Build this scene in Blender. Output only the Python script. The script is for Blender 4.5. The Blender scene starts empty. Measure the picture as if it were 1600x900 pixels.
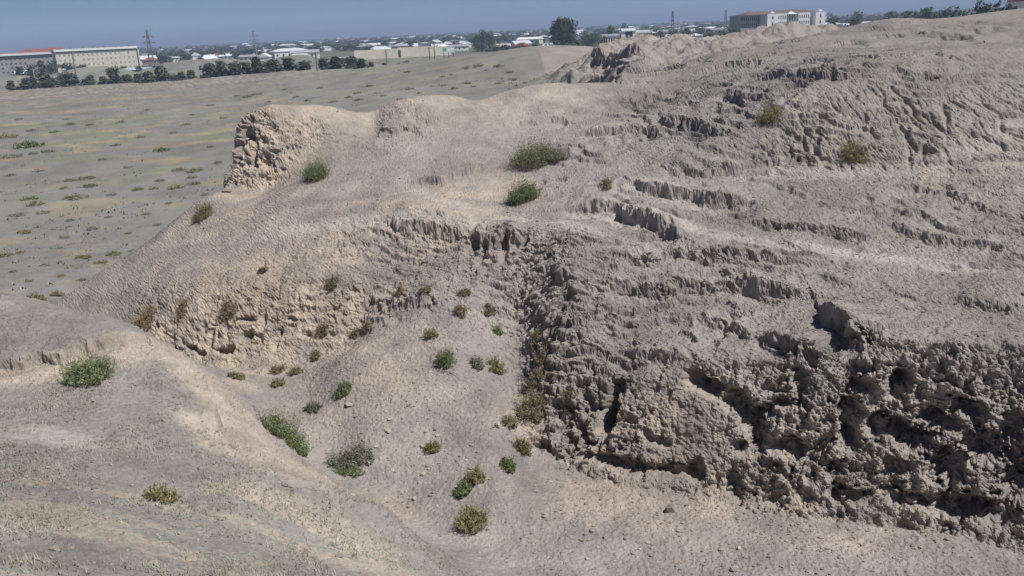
import bpy, math, random, time
import numpy as np
from concurrent.futures import ThreadPoolExecutor
from mathutils import Vector, Matrix

T0 = time.time()
random.seed(7)
RNG = np.random.default_rng(11)
scene = bpy.context.scene
COL = scene.collection

# ------------------------------------------------------------------ camera
FPX = 1386.0                      # focal length in pixels of a 1600 px wide frame
PITCH, ROLL, CAMZ = math.radians(16.25), math.radians(2.7), 12.0
cam_d = bpy.data.cameras.new('camera')
cam_d.sensor_width = 36.0
cam_d.lens = 36.0 * FPX / 1600.0
cam_d.clip_start = 0.05
cam_d.clip_end = 60000.0
cam = bpy.data.objects.new('camera', cam_d)
COL.objects.link(cam)
cam.location = (0, 0, CAMZ)
cam.rotation_euler = (Matrix.Rotation(math.radians(90) - PITCH, 3, 'X') @ Matrix.Rotation(-ROLL, 3, 'Z')).to_euler()
scene.camera = cam

# ------------------------------------------------------------------ sky, sun, exposure
SUN_EL, SUN_AZ = math.radians(57), math.radians(116)      # azimuth clockwise from +Y (view direction) towards +X
world = bpy.data.worlds.new('World')
scene.world = world
world.use_nodes = True
wn = world.node_tree
wn.nodes.clear()
sky = wn.nodes.new('ShaderNodeTexSky')
sky.sky_type = 'NISHITA'
sky.sun_disc = False
sky.sun_elevation = SUN_EL
sky.sun_rotation = SUN_AZ
sky.altitude = 700
sky.air_density = 0.40
sky.dust_density = 0.0
sky.ozone_density = 3.0
bg = wn.nodes.new('ShaderNodeBackground')
bg.inputs['Strength'].default_value = 0.05
wo = wn.nodes.new('ShaderNodeOutputWorld')
wn.links.new(sky.outputs[0], bg.inputs[0])
wn.links.new(bg.outputs[0], wo.inputs[0])
sun_d = bpy.data.lights.new('sun', 'SUN')
sun_d.energy = 3.75
sun_d.angle = math.radians(0.53)
sun_d.color = (1.0, 0.97, 0.945)
sun = bpy.data.objects.new('sun', sun_d)
COL.objects.link(sun)
sdir = Vector((math.sin(SUN_AZ) * math.cos(SUN_EL), math.cos(SUN_AZ) * math.cos(SUN_EL), math.sin(SUN_EL)))
sun.rotation_euler = sdir.to_track_quat('Z', 'Y').to_euler()
sun.location = (30, 20, 60)
scene.view_settings.view_transform = 'Standard'
scene.view_settings.look = 'None'
scene.view_settings.exposure = 0.36
scene.view_settings.gamma = 1.0
scene.view_settings.use_curve_mapping = False
scene.cycles.max_bounces = 5
scene.cycles.diffuse_bounces = 3
scene.cycles.transparent_max_bounces = 8
scene.cycles.volume_bounces = 0
scene.cycles.use_denoising = True


# ------------------------------------------------------------------ helpers: lines of sight, noise
def ray(u, v):
    a, b = (u - 800) / FPX, -(v - 450) / FPX
    c, s = math.cos(ROLL), math.sin(ROLL)
    x, y = a * c + b * s, -a * s + b * c
    cp, sp = math.cos(PITCH), math.sin(PITCH)
    return np.array([x, cp + y * sp, -sp + y * cp])


def at_y(u, v, Y):
    d = ray(u, v)
    return np.array([0, 0, CAMZ]) + d * (Y / d[1])


def at_z(u, v, Z):
    d = ray(u, v)
    return np.array([0, 0, CAMZ]) + d * ((Z - CAMZ) / d[2])


def _hash(ix, iy, iz, seed):
    h = (ix.astype(np.uint32) * np.uint32(374761393) + iy.astype(np.uint32) * np.uint32(668265263)
         + iz.astype(np.uint32) * np.uint32(2147483647 & 0x5bd1e995) + np.uint32((seed * 1013904223) & 0xffffffff))
    h = (h ^ (h >> np.uint32(13))) * np.uint32(1274126177)
    h = (h ^ (h >> np.uint32(16))) * np.uint32(2246822519)
    return h ^ (h >> np.uint32(15))


_G = np.array([[1, 1, 0], [-1, 1, 0], [1, -1, 0], [-1, -1, 0], [1, 0, 1], [-1, 0, 1], [1, 0, -1], [-1, 0, -1],
               [0, 1, 1], [0, -1, 1], [0, 1, -1], [0, -1, -1], [1, 1, 0], [-1, 1, 0], [0, -1, 1], [0, -1, -1]], np.float32)


POOL = ThreadPoolExecutor(4)
CHUNK = 40000


def threaded(fn, nout):
    """run an elementwise function of x, y, z in cache-sized pieces on all cores"""
    def run(x, y, z, seed=0):
        x, y, z = np.broadcast_arrays(np.asarray(x, np.float32), np.asarray(y, np.float32), np.asarray(z, np.float32))
        if x.size <= CHUNK:
            return fn(x, y, z, seed)
        xf, yf, zf = x.ravel(), y.ravel(), z.ravel()
        outs = [np.empty(xf.size, np.float32) for _ in range(nout)]

        def job(i):
            r = fn(xf[i:i + CHUNK], yf[i:i + CHUNK], zf[i:i + CHUNK], seed)
            for o, q in zip(outs, r if nout > 1 else (r,)):
                o[i:i + CHUNK] = q
        list(POOL.map(job, range(0, xf.size, CHUNK)))
        outs = [o.reshape(x.shape) for o in outs]
        return outs if nout > 1 else outs[0]
    return run


def _perlin(x, y, z, seed=0):
    x = np.asarray(x, np.float32); y = np.asarray(y, np.float32); z = np.asarray(z, np.float32)
    fx, fy, fz = np.floor(x), np.floor(y), np.floor(z)
    ix, iy, iz = fx.astype(np.int32), fy.astype(np.int32), fz.astype(np.int32)
    x, y, z = x - fx, y - fy, z - fz
    ux, uy, uz = (t * t * t * (t * (t * 6 - 15) + 10) for t in (x, y, z))

    def g(dx, dy, dz):
        h = _hash(ix + dx, iy + dy, iz + dz, seed) & np.uint32(15)
        gr = _G[h]
        return gr[..., 0] * (x - dx) + gr[..., 1] * (y - dy) + gr[..., 2] * (z - dz)
    a = g(0, 0, 0); a += ux * (g(1, 0, 0) - a)
    b = g(0, 1, 0); b += ux * (g(1, 1, 0) - b)
    a += uy * (b - a)
    c = g(0, 0, 1); c += ux * (g(1, 0, 1) - c)
    d = g(0, 1, 1); d += ux * (g(1, 1, 1) - d)
    c += uy * (d - c)
    return a + uz * (c - a)


perlin = threaded(_perlin, 1)


def fbm(x, y, z, octaves=4, seed=0, gain=0.5, ridged=False, billow=False):
    out, amp = 0.0, 1.0
    for o in range(octaves):
        n = perlin(x, y, z, seed + o * 17)
        if ridged:
            n = 1 - 2.2 * np.abs(n)
        elif billow:
            n = 2.2 * np.abs(n) - 0.5
        out = out + amp * n
        amp *= gain
        x, y, z = x * 2.03 + 11.3, y * 2.03 + 5.1, z * 2.03 + 7.7
    return out


def _worley(x, y, z, seed=0):
    fx, fy, fz = np.floor(x).astype(np.int32), np.floor(y).astype(np.int32), np.floor(z).astype(np.int32)
    d1 = np.full(x.shape, 9.0, np.float32); d2 = d1.copy(); cid = np.zeros(x.shape, np.uint32)
    for i in (-1, 0, 1):
        for j in (-1, 0, 1):
            for k in (-1, 0, 1):
                h = _hash(fx + i, fy + j, fz + k, seed)
                px = fx + i + (h & np.uint32(1023)).astype(np.float32) / 1024
                py = fy + j + ((h >> np.uint32(10)) & np.uint32(1023)).astype(np.float32) / 1024
                pz = fz + k + ((h >> np.uint32(20)) & np.uint32(1023)).astype(np.float32) / 1024
                d = np.sqrt((px - x) ** 2 + (py - y) ** 2 + (pz - z) ** 2)
                d2 = np.minimum(d2, np.maximum(d, d1)); cid = np.where(d < d1, h, cid); d1 = np.minimum(d1, d)
    return d1, d2, (cid >> np.uint32(7) & np.uint32(255)).astype(np.float32) / 255 - .5


worley = threaded(_worley, 3)


def cracks(x, y, z, seed):
    """thin branching furrows, 1 in the middle of a furrow"""
    a = np.abs(perlin(x, y, z, seed)) + .35 * np.abs(perlin(x * 2.3 + 3, y * 2.3, z * 2.3, seed + 5))
    return np.clip(1 - a / .22, 0, 1) ** 1.5


def sstep(a, b, x):
    t = np.clip((x - a) / (b - a), 0, 1)
    return t * t * (3 - 2 * t)


# ------------------------------------------------------------------ terrain: surveyed lines of the place
LINES = []


def L(*pts, step=None):
    """a line on the ground: each point (u, v, 'y'/'z', value) is a sight line with a distance or height"""
    w = []
    for p in pts:
        if len(p) == 3:
            w.append(np.array(p, float))
        else:
            w.append(at_y(p[0], p[1], p[3]) if p[2] == 'y' else at_z(p[0], p[1], p[3]))
    out = [w[0]]
    for a, b in zip(w[:-1], w[1:]):
        st = step or max(0.9, 0.035 * min(a[1], b[1]))
        n = max(1, int(round(np.linalg.norm((b - a)[:2]) / st)))
        out += [a + (b - a) * k / n for k in range(1, n + 1)]
    LINES.append(np.array(out))


def Ly(*pts, step=None):
    L(*[(p[0], p[1], 'y', p[2]) for p in pts], step=step)


def Lz(*pts, step=None):
    L(*[(p[0], p[1], 'z', p[2]) for p in pts], step=step)


# gully floor
Lz((330, 570, 1.5), (375, 588, 1.3), (430, 645, .95), (520, 725, .5), (600, 799, .2), (690, 845, .05), (800, 880, 0))
Lz((800, 900, 0), (1000, 900, 0), (1200, 900, 0), (1400, 900, -.05), (1600, 900, -.1))
Lz((830, 790, .15), (1000, 800, .1), (1150, 830, .05), (1350, 850, .0), (1500, 862, 0))
FOOT = [(848, 697, .5), (900, 714, .42), (985, 744, .3), (1070, 748, .3), (1130, 768, .25), (1190, 778, .2), (1250, 790, .2),
        (1330, 797, .2), (1400, 792, .2), (1500, 814, .15), (1600, 838, .1), (1760, 880, .1)]
Lz(*FOOT, step=.6)
L((6, 13, .1), (12, 13, .0), (16, 13, 0.2), (20, 13, 1))
L((1, 13, 1.0), (4, 10, 2.0), (8, 9, 1.6), (14, 8, 2.0))
# mound the viewer stands on
L((0, 0, 10.35), (0, -8, 10.4), (-6, -6, 10.5), (-12, -8, 10.3), (6, -8, 10.0), (14, -10, 8.5))
L((-2, 1, 10.2), (-3.5, 4, 9.0), (0, 4, 8.6), (3, 4, 7.6), (7, 3, 6.5), (12, 2, 5))
Ly((0, 900, 8), (200, 900, 9), (400, 900, 10.6), (600, 900, 12.8), (700, 900, 14.6), (780, 900, 16.8))
Ly((-200, 780, 12), (0, 785, 11.6), (200, 805, 12), (400, 832, 12.9), (560, 860, 14.2))
Ly((-250, 620, 17), (-100, 640, 16.4), (0, 664, 16), (150, 692, 15.6), (330, 730, 15.3), (450, 754, 15.3), (520, 774, 15.4), (600, 804, 15.9),
   (650, 842, 16.2), (720, 884, 16.6))
Ly((-150, 600, 18.8), (0, 615, 18.4), (150, 630, 18.0), (280, 668, 17.4), (360, 716, 16.5))
Ly((-150, 570, 20.5), (20, 578, 20.4), (140, 572, 20.6), (230, 552, 21.2), (290, 585, 20.4))
Ly((-300, 430, 26), (-150, 440, 25.5), (0, 455, 25), (60, 466, 25), (120, 488, 25), (220, 516, 24.6), (280, 548, 23.6), (310, 590, 21.6), (335, 640, 19.8),
   (350, 690, 18.2), (410, 736, 17.0), (470, 758, 16.6))
Ly((345, 600, 23.2), (390, 655, 21.4), (450, 712, 20.0), (530, 768, 19.3))
L((-14.5, 28.5, 2.6), (-18.5, 31, 1.2), (-23, 34, -.6), (-30, 38, -1.8))
L((-12.2, 27, 2.5), (-11, 26, 2.2))
# left hill: saddle, flank against the plain, bluff, crest
Ly((90, 468, 38), (150, 430, 38), (220, 385, 38.8), (290, 325, 40.2), (345, 292, 41.4))
L((-24.5, 39, -.9), (-22.5, 43, -1.0), (-18.5, 47, -1.2), (-17, 52, -1.4), (-14, 58, -1.0), (-6, 62, -.5))
BLUFF_FOOT = [(352, 284, 43.0), (366, 273, 42.6), (400, 269, 42.1), (440, 262, 41.8), (456, 245, 42.2)]
Ly(*BLUFF_FOOT, step=.4)
BLUFF_TOP = [(361, 200, 44.0), (370, 184, 43.7), (400, 179, 43.2), (430, 188, 42.8), (452, 200, 43.2)]
Ly(*BLUFF_TOP, step=.4)
Ly((366, 180, 43.8), (400, 175, 44.2), (440, 170, 44.6), (540, 171, 45), (578, 184, 45.4), (600, 168, 46.4), (650, 156, 47), (720, 153, 48), (752, 163, 48), (780, 149, 49),
   (860, 137, 50), (920, 125, 51))
L((-13.9, 43.6, 4.7), (-14.0, 45, 4.0), (-13.6, 46.6, 3.6))
L((-13.0, 44.4, 8.2), (-12.7, 45.4, 8.1))
L((-14.2, 47, 3.2), (-12.5, 49, 4.0), (-8, 52, 4.5), (-2, 54, 5.0), (4, 56, 6.0))
L((-10, 70, -.5), (0, 72, 1.5), (6, 74, 2.6))
Ly((500, 250, 41.5), (560, 240, 41.8), (620, 228, 41.6), (700, 215, 42.5), (780, 200, 44))
Ly((450, 300, 38), (560, 300, 37.6), (650, 290, 37.6), (720, 275, 38))
Ly((300, 375, 37.2), (380, 370, 36), (450, 363, 34.8), (560, 345, 33.8), (650, 343, 32.8), (735, 352, 32))
Ly((900, 150, 48.5), (850, 215, 43), (832, 250, 40), (815, 300, 36), (780, 328, 34), (745, 352, 32))
Ly((130, 482, 36), (170, 500, 34.2), (230, 522, 32.3), (300, 555, 31), (380, 558, 30.2), (450, 550, 29.8), (560, 522, 29.6))
Ly((160, 475, 35.2), (205, 490, 33.2), (290, 478, 32.1), (360, 474, 31.5), (440, 462, 31.2), (520, 448, 31), (600, 430, 31))
Ly((250, 430, 35), (350, 420, 33.6), (450, 410, 33), (560, 395, 32.4), (660, 385, 31.7), (735, 392, 30.9), (840, 395, 30))
Ly((650, 470, 29.2), (740, 470, 28.7))
Ly((560, 540, 27.6), (650, 540, 26.9), (740, 540, 26.6))
Ly((520, 620, 25.6), (620, 620, 24.8), (700, 640, 24.2), (770, 620, 24.6))
Ly((560, 700, 22.9), (640, 710, 22.5), (710, 740, 21.6))
CREASE = [(795, 402, 30.2), (825, 480, 28.3), (840, 560, 26.3), (832, 620, 24.8), (802, 680, 23.1), (770, 740, 21.4), (738, 800, 20.2)]
Ly(*CREASE)
# right hill: flank, cliff top, terraces
Ly((800, 352, 31.6), (850, 350, 31), (880, 362, 30.0), (908, 400, 28.6), (914, 450, 27.0), (920, 500, 25.6), (926, 550, 24.6), (912, 592, 24.0), (885, 620, 23.8))
Ly((860, 430, 28.2), (868, 500, 26.4), (872, 560, 25.0))
TOP = [(862, 640, 23.75), (890, 618, 23.8), (940, 600, 23.6), (1000, 580, 23.3), (1060, 572, 22.9), (1120, 580, 22.3), (1200, 575, 21.9), (1290, 560, 21.5),
       (1340, 545, 21.5), (1420, 560, 21), (1500, 570, 20.5), (1600, 580, 19.8), (1760, 600, 18.8)]
Ly(*TOP, step=.6)
Ly((980, 520, 25.2), (1080, 510, 24.9), (1200, 500, 24.3), (1400, 500, 23), (1600, 510, 21.8), (1760, 520, 20.8))
Ly((950, 440, 27.4), (1080, 432, 27.1), (1200, 430, 26.4), (1330, 440, 25.4), (1450, 440, 24.6), (1600, 450, 23.4), (1760, 470, 22))
Ly((860, 338, 31.9), (960, 335, 31.2), (1050, 362, 29.5), (1150, 382, 28.5), (1300, 396, 27.3), (1450, 411, 26), (1600, 424, 24.7), (1780, 445, 23))
Ly((900, 290, 34.6), (1050, 310, 32.2), (1200, 320, 31), (1400, 330, 29.5), (1600, 345, 27.6), (1780, 360, 26))
Ly((920, 230, 39.5), (1000, 240, 38), (1100, 245, 36.5), (1200, 264, 34.6), (1300, 264, 33.8), (1400, 259, 33.2), (1460, 249, 33), (1530, 216, 33.4), (1600, 176, 34.2), (1780, 150, 34))
Ly((1205, 200, 36.8), (1260, 162, 37.3), (1330, 127, 37.8), (1450, 119, 37.2), (1550, 130, 36.4), (1650, 124, 36), (1800, 100, 36))
Ly((960, 172, 46), (1050, 132, 48), (1130, 102, 50), (1250, 82, 52), (1400, 70, 52), (1600, 70, 48), (1800, 60, 48))
Ly((1130, 80, 62), (1280, 53, 66), (1400, 35, 70), (1500, 26, 70), (1600, 13, 70), (1800, 3, 68), (2100, -10, 70))
L((30, 90, 9.2), (44, 92, 9.2), (60, 88, 9.5))
Ly((960, 100, 80), (990, 120, 68), (1050, 96, 76))
Ly((925, 99, 88), (950, 78, 103), (975, 57, 110), (1000, 53, 112), (1030, 61, 112), (1050, 58, 115), (1090, 62, 115), (1130, 60, 105), (1165, 52, 96), (1200, 43, 95),
   (1280, 40, 95), (1340, 43, 90))
L((4, 118, 3.5), (16, 130, 5), (30, 128, 5), (45, 120, 6), (60, 110, 7))
L((20, 170, 0), (60, 170, 0), (110, 150, 2), (150, 120, 5))
# the plain
Ly((925, 98, 175), (905, 80, 190), (870, 70, 200), (830, 72, 205), (760, 84, 225), (700, 90, 250), (600, 106, 290), (450, 109, 330), (300, 124, 350), (150, 131, 370), (0, 139, 375), (-300, 150, 380))
Lz((900, 128, 4.5), (850, 128, 4.2), (760, 130, 3.5), (700, 140, 3.0), (600, 140, 2), (500, 150, .8), (400, 155, 0), (200, 170, -.6), (0, 180, -.8), (-300, 190, -.8))
Lz((340, 210, -1.0), (200, 230, -1.2), (100, 230, -1.2), (0, 240, -1.3), (-300, 250, -1.3))
Lz((300, 280, -1.4), (150, 300, -1.6), (0, 320, -1.6), (-300, 330, -1.6))
Lz((60, 455, -1.7), (0, 440, -1.8), (-300, 440, -1.8))
L((-60, 430, -3), (-150, 450, -3), (-350, 450, -3), (60, 420, -2), (130, 380, -2), (250, 300, -2), (220, 200, 0))

CP = np.concatenate(LINES)
# merge near-coincident points
keep = []
for i, p in enumerate(CP):
    if all((p[0] - CP[j, 0]) ** 2 + (p[1] - CP[j, 1]) ** 2 > (0.012 * max(p[1], 15)) ** 2 for j in keep):
        keep.append(i)
CP = CP[keep]
RC = 0.5


def kern(dx, dy, c):
    return np.sqrt(dx * dx + dy * dy + c * c)


CC = 0.02 * np.hypot(CP[:, 0], CP[:, 1] + 6).clip(18, 400)
A = kern(CP[:, None, 0] - CP[None, :, 0], CP[:, None, 1] - CP[None, :, 1], CC[None, :])
n = len(CP)
A = A - 0.0
M = np.zeros((n + 1, n + 1)); M[:n, :n] = A; M[np.arange(n), np.arange(n)] -= 0.02; M[:n, n] = 1; M[n, :n] = 1
SOL = np.linalg.solve(M, np.append(CP[:, 2], 0))
WGT, BIAS = SOL[:n], SOL[n]

# base surface on a polar grid about a point behind the viewer (finer close by, coarser far off)
OX, OY = 0.0, -6.0
AZ = np.radians(np.concatenate([np.linspace(-80, -38, 30)[:-1], np.linspace(-38, 38, 480), np.linspace(38, 80, 30)[1:]]))
LR = np.linspace(math.log(2.0), math.log(520.0), 1000)


def base_rbf(x, y):
    out = np.zeros(x.shape)
    xs, ys, o = x.ravel(), y.ravel(), out.ravel()
    cpx, cpy, c2 = CP[:, 0], CP[:, 1], CC ** 2

    def job(i):
        dx = xs[i:i + 500, None] - cpx; dx *= dx
        dy = ys[i:i + 500, None] - cpy; dy *= dy
        dx += dy; dx += c2
        o[i:i + 500] = (np.sqrt(dx, out=dx) * WGT).sum(1) + BIAS
    list(POOL.map(job, range(0, len(xs), 500)))
    return out


gr = np.exp(LR)
GX = OX + np.sin(AZ)[:, None] * gr[None, :]
GY = OY + np.cos(AZ)[:, None] * gr[None, :]
GZ = base_rbf(GX, GY)
print('rbf', n, round(time.time() - T0, 1))


def blur(a, k, axis):
    if k > 8:                                   # three box passes
        for _ in range(3):
            p = np.pad(a, [(k + 1, k) if ax == axis else (0, 0) for ax in (0, 1)], mode='edge')
            c = np.cumsum(p, axis=axis)
            w = 2 * k + 1
            a = ((c[w:] - c[:-w]) if axis == 0 else (c[:, w:] - c[:, :-w])) / w
        return a
    w = np.exp(-0.5 * (np.arange(-3 * k, 3 * k + 1) / k) ** 2); w /= w.sum()
    p = np.pad(a, [(3 * k, 3 * k) if ax == axis else (0, 0) for ax in (0, 1)], mode='edge')
    out = np.zeros_like(a)
    for i, wi in enumerate(w):
        out += wi * (p[i:i + a.shape[0], :] if axis == 0 else p[:, i:i + a.shape[1]])
    return out


GZ = blur(blur(GZ, 2, 0), 2, 1)


def base_z(x, y):
    """height of the smooth ground at x, y"""
    x = np.asarray(x, float); y = np.asarray(y, float)
    r = np.hypot(x - OX, y - OY); a = np.arctan2(x - OX, y - OY)
    fi = np.interp(a, AZ, np.arange(len(AZ))); fj = (np.log(np.maximum(r, 2.0)) - LR[0]) / (LR[1] - LR[0])
    fj = np.clip(fj, 0, len(LR) - 1.001); fi = np.clip(fi, 0, len(AZ) - 1.001)
    i, j = fi.astype(int), fj.astype(int); fi, fj = fi - i, fj - j
    z = (GZ[i, j] * (1 - fi) + GZ[i + 1, j] * fi) * (1 - fj) + (GZ[i, j + 1] * (1 - fi) + GZ[i + 1, j + 1] * fi) * fj
    t = sstep(380, 470, r)
    return z * (1 - t) + far_z(x, y) * t


def bear(u, dd):
    """ground position seen in column u at a horizontal distance"""
    d = ray(u, 83.5 - u * .0472)
    k = dd / math.hypot(d[0], d[1])
    return d[0] * k, d[1] * k


FAR_BUMPS = [(*bear(128, 500), 25, 14, 7.0), (*bear(312, 520), 33, 16, 8.0), (*bear(10, 480), 14, 12, 5.0), (*bear(455, 610), 17, 12, 6.6), (*bear(370, 560), 14, 12, 4)]


def far_z(x, y):
    z = -3.0 + 0.0 * x
    z = z + 0.0016 * np.clip(np.hypot(x, y) - 900, 0, 4000)
    for bx, by, rx, ry, h in FAR_BUMPS:
        q = ((x - bx) / rx) ** 2 + ((y - by) / ry) ** 2
        z = z + h * np.exp(-q ** 1.6)
    return z


def hit(u, v):
    """where a line of sight meets the smooth ground"""
    d = ray(u, v)
    t = np.exp(np.linspace(math.log(4), math.log(3000), 6000))
    p = np.array([0, 0, CAMZ]) + d[None] * t[:, None]
    f = p[:, 2] - base_z(p[:, 0], p[:, 1])
    k = np.argmax(f < 0)
    if k == 0:
        return None
    s = f[k - 1] / (f[k - 1] - f[k])
    return p[k - 1] + (p[k] - p[k - 1]) * s


# ------------------------------------------------------------------ terrain: ledges, scarps, hollows
def poly_world(pts):
    return np.array([q for q in (hit(u, v) for u, v in pts) if q is not None])


SCARPS = []              # (world polyline, height, fall-off uphill, fall-off downhill, raggedness)


def scarp(pts, h, lu=1.6, ld=1.6, rag=0.28):
    SCARPS.append((poly_world(pts), h, lu, ld, rag))


scarp([(882, 328), (960, 322), (985, 338), (1010, 350), (1060, 378)], .75, 1.6, 1.0)
scarp([(990, 366), (1030, 368), (1065, 380)], .35, .8, .8)
scarp([(935, 446), (1000, 452), (1080, 445), (1150, 442), (1260, 462)], .6)
scarp([(1040, 266), (1095, 268), (1155, 260)], .6, 1.4, 1.2)
scarp([(985, 285), (1010, 300), (1045, 304), (1100, 318), (1175, 318)], .7, 1.6, 1.2)
scarp([(1165, 352), (1230, 360), (1300, 362), (1370, 372)], .45)
scarp([(905, 212), (950, 205), (1010, 200), (1040, 208)], .6, 1.6, 1.2)
scarp([(1028, 186), (1070, 192), (1130, 206)], .6, 1.4, 1.2)
scarp([(940, 402), (1000, 404), (1080, 404), (1150, 402), (1240, 410), (1310, 416)], .5)
scarp([(1090, 118), (1130, 104), (1200, 96)], .5, 2.5, 2)
scarp([(1180, 122), (1230, 116), (1270, 118), (1330, 124)], .5, 2.0, 1.4)
scarp([(1390, 112), (1440, 116), (1490, 122)], .4, 2.0, 1.4)
scarp([(1120, 148), (1170, 152), (1210, 148)], .5, 2, 1.5)
scarp([(975, 170), (1010, 160), (1040, 150)], .5, 2, 1.5)
scarp([(1280, 482), (1300, 505), (1322, 530), (1345, 555)], 1.0, 1.6, 1.1, .12)
scarp([(1180, 520), (1240, 540), (1290, 545)], .45)
scarp([(960, 540), (1020, 548), (1075, 560)], .4)
scarp([(1080, 490), (1130, 500), (1175, 515)], .4)
scarp([(930, 490), (1000, 500)], .4)
scarp([(595, 350), (650, 356), (690, 362), (735, 366)], .5, 1.2, 1.2, .3)
scarp([(735, 372), (760, 378), (815, 372)], .9, 1.0, .9, .3)
scarp([(650, 284), (690, 282), (730, 270), (790, 244)], .45, 1.2, 1.2, .3)
scarp([(590, 208), (620, 204), (650, 196)], .8, 1.4, 1.0, .2)
scarp([(800, 196), (860, 186), (900, 192)], .4, 1.5, 1.5)
scarp([(560, 470), (640, 474), (700, 470)], .4, 1.2, 1.2, .35)
scarp([(-40, 570), (20, 574), (60, 565), (110, 566), (130, 545), (160, 542), (225, 532), (250, 545)], .42, 1.0, .5, .45)
scarp([(650, 842), (600, 806), (560, 788), (520, 776), (430, 750), (360, 735)], .5, 1.3, .5, .1)
scarp([(352, 692), (342, 660), (326, 622), (302, 584), (272, 562), (228, 545)], .75, 1.0, .6, .2)
scarp([(372, 712), (350, 706), (325, 700)], .3, .6, .5, .25)
scarp([(400, 412), (450, 404), (510, 400)], .15, 1, 1, .15)
scarp([(930, 112), (965, 128), (1000, 130)], 1.2, 4, 2)
scarp([(925, 92), (960, 96), (1005, 92)], 1.4, 5, 3)
scarp([(860, 420), (880, 440), (905, 470)], .5, .7, .7, .3)
scarp([(1490, 470), (1540, 480), (1600, 490)], .3)
scarp([(1400, 290), (1480, 300), (1560, 330)], .3)
scarp([(1380, 350), (1450, 372), (1560, 380)], .35)


def polyline_sd(x, y, pl):
    """signed distance to a ground polyline (positive on its left) and a 0..1 fade towards its ends"""
    best = np.full(x.shape, 1e9); sd = np.zeros(x.shape); fade = np.zeros(x.shape)
    seg = np.diff(pl[:, :2], axis=0); ln = np.hypot(seg[:, 0], seg[:, 1]); tot = ln.sum(); acc = 0.0
    for (a, s, l) in zip(pl[:-1, :2], seg, ln):
        t = ((x - a[0]) * s[0] + (y - a[1]) * s[1]) / (l * l)
        tc = np.clip(t, 0, 1)
        dx, dy = x - a[0] - tc * s[0], y - a[1] - tc * s[1]
        d = np.hypot(dx, dy)
        m = d < best
        best = np.where(m, d, best)
        sd = np.where(m, np.sign(s[0] * dy - s[1] * dx) * d, sd)
        al = (acc + tc * l) / tot
        fade = np.where(m, np.clip(np.minimum(al, 1 - al) * 6 + .15, 0, 1), fade)
        acc += l
    return sd, best, fade


BUMPS = []
for u, v, rx, ry, h in [(480, 182, 1.3, 1.2, .35), (425, 176, 1.0, 1.0, .25), (640, 168, 1.6, 1.3, .32), (710, 160, 1.8, 1.2, .28), (790, 154, 1.2, 1.0, .25), (835, 145, 1.2, 1.2, .3), (870, 138, 1.2, 1.0, .25),
                        (578, 192, 1.0, 1.5, -.5), (958, 72, 1.6, 3, .7), (1016, 66, 1.3, 2, .6), (1045, 66, 2, 3, .5), (938, 88, 1.5, 2, .7), (985, 92, 1.4, 1.6, .6), (1003, 104, 1.2, 1.5, .5), (1215, 46, 5, 5, .6), (1380, 40, 3, 3, .5), (1085, 70, 4, 4, .5)]:
    q = hit(u, v)
    if q is not None:
        BUMPS.append((q[0], q[1], rx, ry, h))
LEDGE = []               # (u, v, radius m, strength): patches of broken contour ledges
for u, v, r, s in [(1000, 250, 5, .8), (1100, 290, 5, .9), (1200, 340, 4, .8), (1080, 180, 6, .9), (1000, 190, 5, .7), (1200, 130, 7, 1), (1300, 100, 7, .9),
                   (1350, 320, 5, .7), (1500, 350, 5, .8), (1560, 300, 4, .7), (1050, 420, 3.4, .9), (1200, 440, 3.4, .7), (1100, 480, 3, .9), (1000, 520, 2.5, .9),
                   (1200, 540, 2.2, .35), (1450, 500, 3, .25), (1560, 540, 2.4, .2), (1400, 420, 3, .4), (900, 440, 3, .8), (880, 500, 2.5, .8), (890, 560, 2, .8),
                   (640, 400, 3, .5), (560, 430, 3, .5), (800, 420, 2.4, .6), (1400, 90, 9, .7), (1540, 60, 12, .7), (850, 170, 4, .5),
                   (980, 110, 12, 1), (1050, 80, 14, 1), (1200, 70, 12, .6)]:
    q = hit(u, v)
    if q is not None:
        LEDGE.append((q[0], q[1], r, s))


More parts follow.
